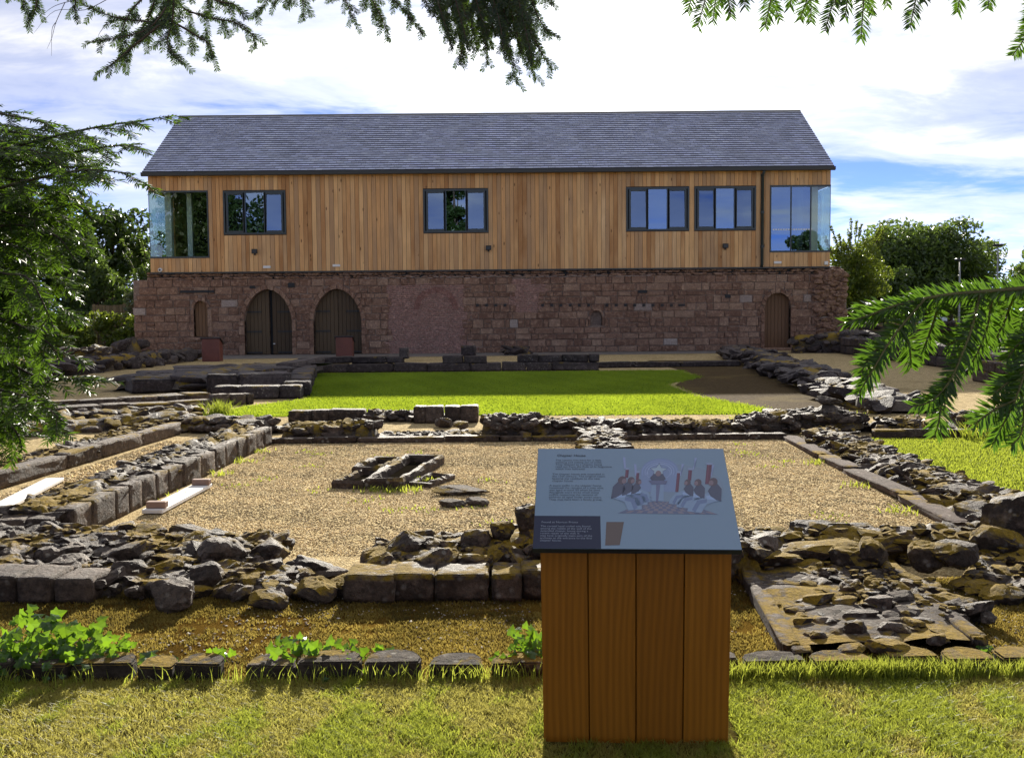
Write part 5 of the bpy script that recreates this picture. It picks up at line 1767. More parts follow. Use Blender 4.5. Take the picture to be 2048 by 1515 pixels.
strip = [(-4.7, 7.2), (-3.8, 7.2), (-3.6, 13), (-4.45, 13)]
x, y = scatter_points(strip, 9000, rs)
tag(chips('gravel', x, y, 0.015, 32, TAN), 'gravel chips on the narrow strip between the two left walls', 'gravel')
x, y = scatter_points([(-3.4, 4.6), (3.4, 4.6), (3.4, 5.75), (-3.4, 5.75)], 3600, rs)
k = patch(x, y, 3, 44) > -0.1
tag(chips('gravel', x[k], y[k], 0.009, 33, [(0.4, 0.36, 0.3), (0.3, 0.25, 0.2), (0.5, 0.46, 0.4), (0.2, 0.16, 0.13)], 0.006), 'loose grey pebbles scattered over the moss bed', 'gravel')

# green weeds dotted over the gravel
def weeds(name, label, spots, hgt, n, spread, mat, seed):
    rs = np.random.RandomState(seed)
    xs_ = np.concatenate([rs.normal(p[0], spread, n) for p in spots])
    ys_ = np.concatenate([rs.normal(p[1], spread, n) for p in spots])
    o = blades(name, xs_, ys_, 0.0, hgt, 0.012, mat, seed, 1.2)
    return tag(o, label, 'weeds')
sp = [(rr.uniform(-2.6, 2.9), rr.uniform(6.9, 12.2)) for _ in range(46)]
weeds('weeds', 'tiny green weeds dotted over the court gravel', sp, 0.022, 22, 0.08, 'grass_pale', 51)
sp = [(-2.95, y_) for y_ in (8.9, 10.2, 11.1, 11.9)] + [(-1.1, 9.15), (-0.95, 9.2), (-1.3, 9.2), (-0.85, 9.7), (3.05, 8.0), (3.1, 9.2), (3.15, 10.6)]
weeds('weeds', 'green weeds growing along the foot of walls and coffins', sp, 0.05, 40, 0.07, 'grass_green', 52)
sp = [(-4.75, 16.4), (-4.7, 16.5)]
weeds('weeds', 'leafy weed clump at the left tip of the mown lawn', sp, 0.2, 160, 0.1, 'grass_pale', 53)
sp = [(5.9, 12.5), (6.1, 12.45), (5.6, 12.5), (6.5, 12.5)]
weeds('weeds', 'weeds standing against the kerb at the far side of the right lawn', sp, 0.2, 60, 0.08, 'grass_pale', 54)
sp = [(4.0, 15.0), (4.4, 15.2), (3.6, 15.1), (4.9, 15.3), (4.6, 14.7)]
weeds('weeds', 'dry weeds between the mown lawn and the far wall corner', sp, 0.07, 160, 0.2, 'grass_pale', 55)

# ------------------------------------------------------------------ ivy over the edging
def ivy_mesh(seed):
    r_ = random.Random(seed)
    prof = [(0.0, 0.0), (0.22, -0.10), (0.46, -0.02), (0.40, 0.18), (0.52, 0.40), (0.30, 0.46), (0.18, 0.66), (0.0, 0.98)]
    V, F = [], []
    for s in (1, -1):
        for x, y in prof:
            V.append((s*x*r_.uniform(0.9, 1.1), y, -0.10*abs(x) - 0.12*y*y + r_.uniform(-.02, .02)))
    n = len(prof)
    V.append((0, 0.4, 0.03))
    c = len(V) - 1
    for i in range(n - 1):
        F.append((c, i, i + 1))
        F.append((c, n + i + 1, n + i))
    me = bpy.data.meshes.new('leaf')
    me.from_pydata(V, [], F)
    me.materials.append(M['ivy'])
    return me
_ivy = [ivy_mesh(i) for i in range(5)]
M['ivystem'] = mat_plain('ivy_stem', (0.10, 0.075, 0.035), 0.8)

def ivy(label, blobs, seed):
    """blobs: (px, py, depth y, radius_x, radius_z, count, leaf size)"""
    r_ = random.Random(seed)
    c0 = P(blobs[0][0], blobs[0][1], blobs[0][2])
    root = thing('ivy_plant', label, 'ivy', (c0.x, c0.y, 0.0))
    stems = MB()
    for px, py, yy, rx, rz_, cnt, ls in blobs:
        c = P(px, py, yy)
        for i in range(cnt):
            while True:
                u = Vector((r_.uniform(-1, 1), r_.uniform(-1, 1), r_.uniform(-1, 1)))
                if u.length < 1:
                    break
            p = Vector((c.x + u.x*rx, c.y + u.y*min(rx, 0.16), max(0.015, c.z + u.z*rz_)))
            o = link('leaf', r_.choice(_ivy), root, p)
            s = ls*r_.uniform(0.6, 1.3)
            o.scale = (s, s, s)
            q = Vector((u.x*0.6 + r_.uniform(-.5, .5), -0.75 + r_.uniform(-.7, .5), 0.55 + r_.uniform(-.7, .6))).normalized()
            o.rotation_euler = (q.to_track_quat('Z', 'Y') @ Matrix.Rotation(r_.uniform(-2.2, 2.2) + math.pi*0, 4, 'Z').to_quaternion()).to_euler()
            if i % 3 == 0:
                stems.tube([p, (p + c)/2 + Vector((r_.uniform(-.03, .03), 0.02, -0.03)), Vector((c.x + r_.uniform(-.5, .5)*rx, c.y + 0.05, 0.0))], 0.0022, 4)
    stems.build('stems', M['ivystem'], root)
    return root
ivy('large dense ivy clump spilling over the edging at the left', [(60, 1270, 4.58, 0.20, 0.11, 82, 0.052), (165, 1288, 4.58, 0.22, 0.10, 82, 0.052), (10, 1320, 4.5, 0.2, 0.09, 45, 0.05), (120, 1325, 4.47, 0.26, 0.07, 60, 0.05), (235, 1312, 4.54, 0.10, 0.06, 24, 0.046)], 1)
ivy('thin ivy trail across the edging blocks right of the big clump', [(290, 1318, 4.55, 0.06, 0.03, 5, 0.055), (345, 1325, 4.53, 0.08, 0.03, 5, 0.05), (450, 1306, 4.56, 0.06, 0.03, 6, 0.055), (410, 1335, 4.48, 0.08, 0.03, 5, 0.045)], 2)
ivy('bright ivy patch on the edging in the middle', [(590, 1298, 4.54, 0.13, 0.05, 34, 0.05), (680, 1308, 4.52, 0.13, 0.04, 24, 0.042), (765, 1310, 4.56, 0.06, 0.03, 7, 0.045), (690, 1335, 4.47, 0.18, 0.03, 10, 0.04), (820, 1335, 4.46, 0.05, 0.03, 4, 0.04)], 3)
ivy('ivy bunch half hidden by the left side of the info sign', [(1055, 1285, 4.56, 0.10, 0.07, 40, 0.046), (1065, 1315, 4.5, 0.08, 0.06, 28, 0.042), (1000, 1325, 4.47, 0.05, 0.04, 9, 0.04)], 4)
ivy('few ivy leaves on the edging at the right', [(1985, 1305, 4.56, 0.07, 0.025, 8, 0.035)], 5)

# ------------------------------------------------------------------ yew
class Yew:
    def __init__(s, seed):
        s.r = random.Random(seed)
        s.rs = np.random.RandomState(seed)
        s.V, s.C, s.n = [], [], 0
        s.wood = MB()

    def needles(s, pts, nl, gap, wd, up, tone=0.5, flat=0.3):
        """two ranks of needles along a polyline of Vectors"""
        pts = np.array([tuple(p) for p in pts])
        seg = np.linalg.norm(np.diff(pts, axis=0), axis=1)
        cum = np.concatenate([[0], np.cumsum(seg)])
        n = max(3, int(cum[-1]/gap))
        t = (np.arange(n) + 0.3)/n*cum[-1]
        p = np.stack([np.interp(t, cum, pts[:, i]) for i in range(3)], 1)
        p2 = np.stack([np.interp(np.minimum(t + 0.004, cum[-1]), cum, pts[:, i]) for i in range(3)], 1)
        p1 = np.stack([np.interp(np.maximum(t - 0.004, 0), cum, pts[:, i]) for i in range(3)], 1)
        d = p2 - p1
        d /= np.linalg.norm(d, axis=1)[:, None] + 1e-9
        u = np.array(tuple(up), float)[None] + s.rs.normal(0, flat*0.4, (n, 3))
        side = np.cross(d, u)
        side /= np.linalg.norm(side, axis=1)[:, None] + 1e-9
        nor = np.cross(side, d)
        for sg_ in (1, -1):
            fr = t/cum[-1]
            ang = np.radians(62 - 26*fr**3 + s.rs.uniform(-9, 9, n))
            ln = nl*s.rs.uniform(0.75, 1.12, n)*np.where(fr > 0.9, 0.72, 1.0)*np.where(fr < 0.06, 0.6, 1.0)
            lift = s.rs.uniform(-0.25, 0.35, n)
            dr = d*np.cos(ang)[:, None] + side*(sg_*np.sin(ang))[:, None] + nor*lift[:, None]
            dr /= np.linalg.norm(dr, axis=1)[:, None]
            wv = np.cross(dr, nor + s.rs.normal(0, 0.35, (n, 3)))
            wv /= np.linalg.norm(wv, axis=1)[:, None] + 1e-9
            wv *= (wd*s.rs.uniform(0.8, 1.15, n))[:, None]*0.5
            L_ = ln[:, None]
            dn = -nor*(0.10*L_)
            q = np.stack([p - wv*0.5, p + wv*0.5, p + dr*L_*0.5 + wv, p + dr*L_*0.5 - wv, p + dr*L_ + dn], 1)
            s.V.append(q.reshape(-1, 3))
            c = np.clip(tone + s.rs.uniform(-0.35, 0.35, n) + 0.25*(fr - 0.5), 0, 1)
            s.C.append(np.repeat(c, 5))
            s.n += n

    def shoot(s, p, d, ln, up, nl, gap, wd, droop=0.3, tone=0.5, rad=0.0011):
        pts = [Vector(p)]
        d = Vector(d).normalized()
        k = 5
        for i in range(k):
            d = (d + Vector((0, 0, -droop/k)) + Vector((s.r.uniform(-.06, .06), s.r.uniform(-.06, .06), s.r.uniform(-.06, .06)))).normalized()
            pts.append(pts[-1] + d*(ln/k))
        s.needles(pts, nl, gap, wd, up, tone)
        s.wood.tube(pts, [rad*(1 - 0.12*i) for i in range(k + 1)], 4, cap=False)
        return pts

    def limb(s, pts, rads, n=5):
        """smooth woody limb through control points; returns a dense polyline"""
        P_ = [Vector(q) for q in pts]
        out = []
        for i in range(len(P_) - 1):
            p0, p1, p2, p3 = P_[max(i - 1, 0)], P_[i], P_[i + 1], P_[min(i + 2, len(P_) - 1)]
            for k in range(n):
                t = k/n
                out.append(0.5*((2*p1) + (p2 - p0)*t + (2*p0 - 5*p1 + 4*p2 - p3)*t*t + (3*p1 - p0 - 3*p2 + p3)*t**3))
        out.append(P_[-1])
        N = len(out)
        s.wood.tube(out, [rads[0] + (rads[1] - rads[0])*i/(N - 1) for i in range(N)], 6, cap=False)
        return out

    def bough(s, pts, rads, every, ln, up, nl, gap, wd, droop=0.35, start=0.0, spread=1.0, sub=True, tone=0.5, own=True, down=0.0):
        """limb with alternating side shoots, some of them forked"""
        ln_pts = s.limb(pts, rads)
        cum = [0.0]
        for a, b in zip(ln_pts[:-1], ln_pts[1:]):
            cum.append(cum[-1] + (b - a).length)
        T = cum[-1]
        up = Vector(up)
        if own:
            i0 = next(i for i, c in enumerate(cum) if c >= T*max(start, 0.35))
            s.needles(ln_pts[i0:], nl, gap, wd, up, tone)
        t = T*start
        sd = 1
        while t < T*0.985:
            i = max(j for j in range(len(cum)) if cum[j] <= t)
            i = min(i, len(ln_pts) - 2)
            f = (t - cum[i])/max(1e-6, cum[i + 1] - cum[i])
            p = ln_pts[i].lerp(ln_pts[i + 1], f)
            d = (ln_pts[i + 1] - ln_pts[i]).normalized()
            side = d.cross(up).normalized()*sd
            dirn = (d*s.r.uniform(0.5, 0.95) + side*spread*s.r.uniform(0.6, 1.1) + up*s.r.uniform(-0.25, 0.2) + Vector((0, 0, -down*s.r.random())))
            l = ln*s.r.uniform(0.55, 1.2)*(1 - 0.55*(t/T))
            q = s.shoot(p, dirn, l, up, nl, gap, wd, droop, tone)
            if sub and l > 0.07:
                for kk in (1, 2, 3):
                    if s.r.random() < 0.75:
                        b = q[kk]
                        dd = (q[kk + 1] - q[kk]).normalized()
                        ss = dd.cross(up).normalized()*(1 if (kk % 2) else -1)
                        s.shoot(b, dd*0.8 + ss*0.8 + Vector((0, 0, -0.15)), l*s.r.uniform(0.35, 0.6), up, nl, gap, wd, droop, tone)
            t += every*s.r.uniform(0.7, 1.3)
            sd = -sd

    def finish(s, root, mat, bark='twig'):
        V = np.concatenate(s.V, 0)
        n = len(V)//5
        b = (np.arange(n)*5)[:, None]
        T = np.concatenate([b + np.array([[0, 1, 2]]), b + np.array([[0, 2, 3]]), b + np.array([[3, 2, 4]])], 0)
        C = np.concatenate(s.C)[:, None]*np.ones((1, 3))
        o = mesh_obj('foliage', V, T, M[mat], root, col=C)
        o['kind'] = 'stuff'
        s.wood.build('branch', M[bark], root, smooth=True)

def px3(l): return [P(a, b, c) for a, b, c in l]
UPV = Vector((0, -0.25, 1))
FACE = Vector((0, -1.0, 0.35))                   # sprays hanging roughly flat to the viewer

# tree on the right: the sprig close to the camera and the tips at the top right
ty = thing('yew_tree', 'yew on the right whose bright sprig hangs close to the camera', 'tree', (3.4, 0.9, 0))
y1 = Yew(1)
NK = dict(nl=0.0205, gap=0.0022, wd=0.0031)
trunk = MB()
trunk.tube([(3.4, 0.9, -0.05), (3.42, 0.88, 0.9), (3.36, 0.92, 1.8), (3.42, 0.9, 3.0), (3.4, 0.85, 4.6)], [0.34, 0.26, 0.22, 0.16, 0.07], 12)
trunk.build('trunk', M['bark'], ty, smooth=True)
y1.limb([(3.4, 0.9, 1.9), (2.2, 1.0, 1.85), P(2500, 500, 1.1), P(2260, 560, 1.12)], (0.05, 0.006))
y1.limb([(3.4, 0.9, 2.4), (2.6, 1.3, 2.5), (1.6, 1.6, 2.42), (0.9, 1.75, 2.35)], (0.05, 0.004))
main = y1.limb(px3([(2260, 560, 1.12), (2120, 572, 1.13), (1990, 582, 1.14), (1880, 592, 1.15), (1790, 612, 1.16), (1735, 632, 1.17), (1692, 645, 1.18)]), (0.004, 0.0009))
y1.needles(main, up=Vector((0, -0.55, 1)), tone=0.6, **NK)
y1.needles(main, up=Vector((0, -1, 0.1)), tone=0.5, **NK)
def spr(pts, tone=0.55, up=FACE, **k):
    l = y1.limb(px3(pts), (0.0018, 0.0007), 6)
    y1.needles(l, up=up, tone=tone, **{**NK, **k})
    y1.needles(l, up=Vector((up.x + 0.9, up.y*0.4, up.z)), tone=tone - 0.15, **{**NK, **k, 'gap': 0.0065, 'nl': 0.019})
spr([(1850, 597, 1.15), (1808, 645, 1.14), (1775, 690, 1.13), (1748, 735, 1.12), (1718, 785, 1.12)])
spr([(1800, 655, 1.14), (1818, 690, 1.15), (1822, 735, 1.16)], 0.4)
spr([(1775, 690, 1.13), (1745, 705, 1.13), (1722, 745, 1.12)], 0.6)
spr([(1880, 595, 1.16), (1868, 640, 1.18), (1850, 690, 1.19), (1838, 715, 1.2)], 0.4)
spr([(1960, 588, 1.14), (1945, 650, 1.13), (1925, 705, 1.12), (1900, 760, 1.11), (1865, 800, 1.10), (1828, 812, 1.10)])
spr([(1900, 755, 1.11), (1885, 790, 1.11), (1878, 840, 1.10), (1870, 868, 1.10)], 0.65)
spr([(1945, 645, 1.13), (1915, 680, 1.15), (1890, 690, 1.16)], 0.4)
spr([(1985, 586, 1.16), (1975, 650, 1.17), (1955, 705, 1.17), (1935, 735, 1.17)], 0.6)
spr([(2030, 580, 1.18), (2010, 640, 1.2), (1985, 690, 1.2)], 0.35)
spr([(2090, 575, 1.12), (2070, 660, 1.10), (2050, 740, 1.09), (2030, 800, 1.08), (2005, 850, 1.08), (1985, 888, 1.08)])
spr([(2068, 665, 1.10), (2035, 690, 1.10), (2012, 720, 1.10)], 0.65)
spr([(2050, 740, 1.09), (2015, 765, 1.09), (1985, 790, 1.09)], 0.6)
spr([(2030, 800, 1.08), (1995, 815, 1.08), (1965, 835, 1.08), (1948, 848, 1.08)], 0.6)
spr([(2040, 780, 1.09), (2048, 830, 1.09), (2040, 870, 1.08), (2022, 890, 1.08)], 0.6)
spr([(2120, 560, 1.14), (2110, 680, 1.12), (2090, 800, 1.10), (2070, 880, 1.10)], 0.5)
spr([(2060, 575, 1.2), (2045, 640, 1.22), (2032, 720, 1.22)], 0.35)
for x0, x1_, y_ in ((1700, 1840, 600), (1800, 1900, 580), (1880, 1990, 570), (1960, 2060, 560)):
    spr([(x1_, y_ + 22, 1.17), ((x0 + x1_)/2, y_ + 6, 1.2), (x0 + 10, y_ + 16, 1.22)], 0.5, Vector((0, -0.5, 1)))
# tips hanging into the top right of the picture
NK2 = dict(nl=0.021, gap=0.0028, wd=0.0028)
for tx, ty_, sx in ((1395, 55, 20), (1425, 45, 10), (1375, 25, 20), (1462, 35, -10), (1530, 55, 15), (1560, 40, -30), (1600, 40, 25), (1650, 62, 20), (1690, 35, 10), (1622, 45, 0), (1722, 78, 5), (1745, 30, -20), (1820, 55, 15), (1848, 5, 10), (1915, 25, 10), (1975, 18, 12), (1955, -10, -10), (1490, 15, 0), (1775, 12, -10), (1580, 15, 10), (1440, 10, 30), (1670, 10, 10)):
    yy = 1.62 + y1.r.uniform(-0.12, 0.12)
    l = y1.limb(px3([(tx + sx*2.2, ty_ - 190, yy + 0.05), (tx + sx*1.2, ty_ - 90, yy), (tx, ty_, yy - 0.02)]), (0.0016, 0.0007), 5)
    y1.needles(l, up=FACE + Vector((y1.r.uniform(-.4, .4), 0, 0)), tone=0.35, **NK2)
for tx, ty_, sx in ((2025, 112, 40), (2048, 80, 20), (2060, 30, 20)):
    l = y1.limb(px3([(tx + sx*2, ty_ - 140, 1.5), (tx + sx, ty_ - 60, 1.48), (tx, ty_, 1.46)]), (0.0016, 0.0007), 5)
    y1.needles(l, up=FACE, tone=0.4, **NK2)
for px in range(1380, 2050, 60):
    y1.limb(px3([(px + 200, -260, 1.75), (px + 90, -190, 1.68), (px, -125, 1.64)]), (0.006, 0.002), 4)
y1.finish(ty, 'yew_bright')

# tree on the left: the dark mass of foliage at the left edge, and boughs crossing the top
tl = thing('yew_tree', 'dark yew filling the left edge with boughs drooping across the top', 'tree', (-3.3, 2.6, 0))
y2 = Yew(2)
trunk = MB()
trunk.tube([(-3.3, 2.6, -0.05), (-3.28, 2.62, 0.8), (-3.34, 2.6, 1.7), (-3.3, 2.64, 3.0), (-3.3, 2.7, 4.4), (-3.3, 2.7, 5.5)], [0.42, 0.32, 0.28, 0.22, 0.14, 0.06], 12)
trunk.build('trunk', M['bark'], tl, smooth=True)
NL_ = dict(nl=0.025, gap=0.0042, wd=0.0040)
KW = dict(every=0.05, ln=0.20, up=UPV, droop=0.35, start=0.12, **NL_)
for pts, sub in (
    ([(-420, 420, 2.75), (-100, 330, 2.75), (60, 285, 2.7), (190, 255, 2.62), (310, 238, 2.55)], True),
    ([(-420, 430, 2.9), (-100, 370, 2.9), (80, 320, 2.85), (200, 295, 2.8), (285, 288, 2.75)], True),
    ([(-420, 450, 2.6), (-100, 400, 2.6), (60, 360, 2.55), (170, 340, 2.5), (265, 348, 2.45)], True),
    ([(-420, 480, 2.8), (-100, 430, 2.8), (60, 410, 2.75), (150, 410, 2.7), (185, 440, 2.66)], True),
    ([(-420, 520, 2.6), (-100, 470, 2.6), (30, 450, 2.6), (110, 470, 2.55), (150, 520, 2.5)], True),
    ([(-420, 520, 2.9), (-100, 530, 2.9), (30, 520, 2.85), (110, 545, 2.8), (135, 590, 2.76)], True),
    ([(-420, 560, 2.7), (-100, 580, 2.7), (20, 590, 2.65), (90, 620, 2.6), (165, 625, 2.56)], True),
    ([(-420, 600, 2.5), (-100, 630, 2.5), (10, 640, 2.5), (90, 680, 2.45), (120, 720, 2.42)], True),
    ([(-420, 650, 2.6), (-100, 700, 2.6), (0, 720, 2.55), (80, 755, 2.5), (150, 757, 2.45), (205, 760, 2.4)], True),
    ([(-420, 700, 2.4), (-100, 760, 2.4), (0, 780, 2.4), (70, 800, 2.35), (130, 845, 2.3)], True),
    ([(-420, 740, 2.5), (-140, 800, 2.5), (-20, 830, 2.45), (30, 860, 2.42), (45, 900, 2.4)], True),
    ([(-420, 460, 2.45), (-100, 500, 2.45), (0, 545, 2.45), (60, 560, 2.4), (110, 660, 2.36)], True),
    ([(-420, 380, 2.5), (-120, 330, 2.5), (-20, 300, 2.5), (60, 300, 2.5), (120, 330, 2.5)], True),
):
    y2.bough(px3(pts), (0.006, 0.0012), tone=0.5, **KW)
PROF = ([230, 300, 350, 420, 500, 560, 620, 700, 760, 820, 880], [255, 245, 225, 150, 105, 75, 70, 60, 75, 60, 30])
for i in range(50):
    yv = 250 + 620*((i + 0.5)/50)**1.15 + y2.r.uniform(-12, 12)
    xe = np.interp(yv, *PROF)*y2.r.uniform(0.45, 0.95)
    dp_ = y2.r.uniform(2.5, 3.4)
    y2.bough(px3([(-330, yv - 60, dp_ + 0.1), (-110, yv - 30, dp_), (xe*0.3 - 20, yv - 12, dp_), (xe*0.75, yv + 6, dp_ - 0.04), (xe, yv + 35, dp_ - 0.08)]), (0.004, 0.001), tone=0.4,
             **{**KW, 'every': 0.06, 'gap': 0.0050, 'wd': 0.0042, 'start': 0.3, 'ln': 0.22})
for yy in (1.55, 1.75, 1.95, 2.1):
    y2.limb([(-3.3, 2.6, yy - 0.15), (-2.6, 2.7, yy - 0.05), (-2.0, 2.7, yy - 0.02)], (0.05, 0.012))
# boughs above the frame carrying the hanging foliage at the top
for z_, yy in ((3.25, 4.3), (3.35, 4.9)):
    y2.limb([(-3.3, 2.65, 3.4), (-2.6, 3.6, z_ + 0.35), (-1.6, yy, z_ + 0.25), (-0.4, yy + 0.1, z_ + 0.15), (0.4, yy, z_ - 0.05)], (0.07, 0.012))
NT = dict(nl=0.020, gap=0.0050, wd=0.0046)
y3 = Yew(3)
KT = dict(every=0.038, ln=0.12, up=FACE, start=0.05, spread=0.8, droop=0.7, down=0.6, sub=True, tone=0.45, **NT)
# thick cluster, centre top
for pts in ([(860, -130, 4.6), (900, -40, 4.6), (925, 50, 4.55), (920, 130, 4.5)],
            [(900, -130, 4.7), (940, -30, 4.7), (965, 60, 4.65), (975, 130, 4.6)],
            [(940, -130, 4.5), (985, -30, 4.5), (1010, 60, 4.5), (1035, 170, 4.45)],
            [(980, -130, 4.8), (1020, -20, 4.8), (1050, 60, 4.75), (1070, 165, 4.7)],
            [(1000, -130, 4.6), (1050, -30, 4.6), (1085, 50, 4.6), (1120, 75, 4.55)],
            [(1020, -130, 4.6), (1060, -60, 4.6), (1090, -10, 4.6), (1105, 10, 4.55)],
            [(1000, -60, 4.4), (1040, 20, 4.4), (1080, 100, 4.4), (1105, 140, 4.4)],
            [(880, -120, 4.9), (915, -20, 4.9), (945, 40, 4.85), (955, 100, 4.8)],
            [(960, -120, 4.4), (985, -10, 4.4), (1000, 50, 4.4), (1010, 120, 4.4)],
            [(850, -120, 4.5), (885, -60, 4.5), (905, 0, 4.5), (935, 90, 4.5)]):
    y3.bough(px3(pts), (0.005, 0.001), **KT)
for i in range(26):
    x0 = y3.r.uniform(870, 1075)
    e = y3.r.uniform(0.25, 1.0)
    yt = np.interp(x0, [860, 900, 960, 1000, 1040, 1080, 1110], [60, 110, 120, 120, 165, 170, 110])*e
    dp_ = y3.r.uniform(4.3, 4.9)
    y3.bough(px3([(x0 - 45, -130, dp_), (x0 - 15, yt*0.3 - 40, dp_), (x0 + 5, yt*0.65, dp_), (x0 + 14, yt, dp_)]), (0.004, 0.001), **{**KT, 'ln': 0.10})
KT2 = {**KT, 'every': 0.05, 'ln': 0.10}
for pts in ([(640, -90, 4.6), (680, -20, 4.6), (700, 20, 4.55), (712, 50, 4.5)],
            [(700, -90, 4.7), (740, -10, 4.7), (765, 40, 4.65), (780, 85, 4.6)],
            [(720, -80, 4.5), (770, -20, 4.5), (815, 30, 4.5), (850, 72, 4.45)],
            [(690, -90, 4.8), (720, -30, 4.8), (745, 10, 4.75), (765, 55, 4.7)],
            [(790, -90, 4.6), (830, -40, 4.6), (850, 0, 4.6), (860, 25, 4.55)],
            [(780, -100, 4.5), (800, -50, 4.5), (815, 0, 4.5), (818, 30, 4.5)]):
    y3.bough(px3(pts), (0.004, 0.001), **KT2)
# open, twiggy boughs at the top left
for pts in ([(360, -60, 4.2), (340, 0, 4.2), (300, 55, 4.15), (240, 75, 4.1), (175, 85, 4.05)],
            [(350, -60, 4.3), (360, 10, 4.3), (420, 35, 4.25), (470, 45, 4.2), (505, 70, 4.15), (512, 98, 4.15)],
            [(350, -30, 4.1), (345, 40, 4.1), (335, 90, 4.1), (370, 130, 4.1)],
            [(350, 0, 4.25), (330, 40, 4.2), (260, 40, 4.2), (200, 25, 4.2), (160, 5, 4.2)],
            [(320, 50, 4.1), (270, 90, 4.1), (235, 120, 4.1), (192, 150, 4.1)],
            [(340, 40, 4.2), (390, 70, 4.2), (420, 90, 4.2), (425, 118, 4.2)],
            [(380, -40, 4.2), (430, 0, 4.2), (470, 10, 4.2), (490, 40, 4.2)],
            [(300, -60, 4.2), (290, -10, 4.2), (260, 25, 4.2), (240, 80, 4.2), (248, 145, 4.2)],
            [(330, -60, 4.3), (310, 0, 4.3), (290, 50, 4.3), (270, 65, 4.3)],
            [(70, -70, 4.0), (75, -20, 4.0), (70, 20, 4.0), (52, 55, 4.0)],
            [(40, -70, 4.0), (50, -30, 4.0), (48, -5, 4.0), (46, 20, 4.0)],
            [(500, -70, 4.4), (525, -30, 4.4), (535, 0, 4.4), (512, 35, 4.4)],
            [(510, -70, 4.4), (540, -40, 4.4), (552, -10, 4.4), (548, 15, 4.4)],
            [(580, -70, 4.4), (595, -30, 4.4), (605, 0, 4.4), (608, 42, 4.4)],
            [(130, -70, 4.1), (150, -20, 4.1), (150, 20, 4.1), (152, 40, 4.1)]):
    y3.bough(px3(pts), (0.005, 0.001), **{**KT2, 'every': 0.042, 'ln': 0.115})
# bare twigs
for pts in ([(130, 5, 4.0), (112, 45, 4.0), (104, 75, 4.0), (94, 98, 4.0)], [(112, 45, 4.0), (104, 60, 4.0), (103, 112, 4.0)],
            [(150, 0, 4.1), (110, 12, 4.1), (85, 30, 4.1)], [(215, 45, 4.1), (200, 65, 4.1), (196, 75, 4.1)], [(230, -10, 4.1), (170, 20, 4.1), (110, 22, 4.1), (68, 66, 4.1)]):
    y3.limb(px3(pts), (0.0016, 0.0004), 5)
y2.limb([(-3.3, 2.65, 3.3), (-2.6, 3.4, 3.3), P(330, -120, 4.2), P(345, 10, 4.2)], (0.05, 0.004))
y2.finish(tl, 'yew', 'bark')
V = np.concatenate(y3.V, 0)
n = len(V)//5
b = (np.arange(n)*5)[:, None]
T = np.concatenate([b + np.array([[0, 1, 2]]), b + np.array([[0, 2, 3]]), b + np.array([[3, 2, 4]])], 0)
o = mesh_obj('drooping_foliage', V, T, M['yew_dark'], tl, col=np.concatenate(y3.C)[:, None]*np.ones((1, 3)))
o['kind'] = 'stuff'
y3.wood.build('drooping_branch', M['bark'], tl, smooth=True)

# ------------------------------------------------------------------ background trees, hedge, fence, lamps, car
def leafy(rs, centres, radii, n, size, flat=0.75):
    """leaf faces spread through clumps; returns vertices, triangles, tones"""
    pr_ = np.asarray(radii, float)**2
    k = rs.choice(len(centres), n, p=pr_/pr_.sum())
    d = rs.normal(0, 1, (n, 3))
    d /= np.linalg.norm(d, axis=1)[:, None]
    r_ = rs.uniform(0.25, 1.0, n)**0.5
    c = np.asarray(centres)[k] + d*(r_*np.asarray(radii)[k])[:, None]*np.array([1, 1, flat])
    a = rs.normal(0, 1, (n, 3))
    a /= np.linalg.norm(a, axis=1)[:, None]
    b = np.cross(a, rs.normal(0, 1, (n, 3)))
    b /= np.linalg.norm(b, axis=1)[:, None]
    s = size*rs.uniform(0.55, 1.4, n)[:, None]
    V = np.stack([c - a*s, c + b*s*0.45, c + a*s, c - b*s*0.45], 1).reshape(-1, 3)
    q = (np.arange(n)*4)[:, None]
    T = np.concatenate([q + np.array([[0, 1, 2]]), q + np.array([[0, 2, 3]])], 0)
    tone = np.clip(rs.uniform(0, 1, n)*0.6 + rs.uniform(0, 0.45, len(centres))[k], 0, 1)
    return V, T, np.repeat(tone, 4)[:, None]*np.ones((1, 3))

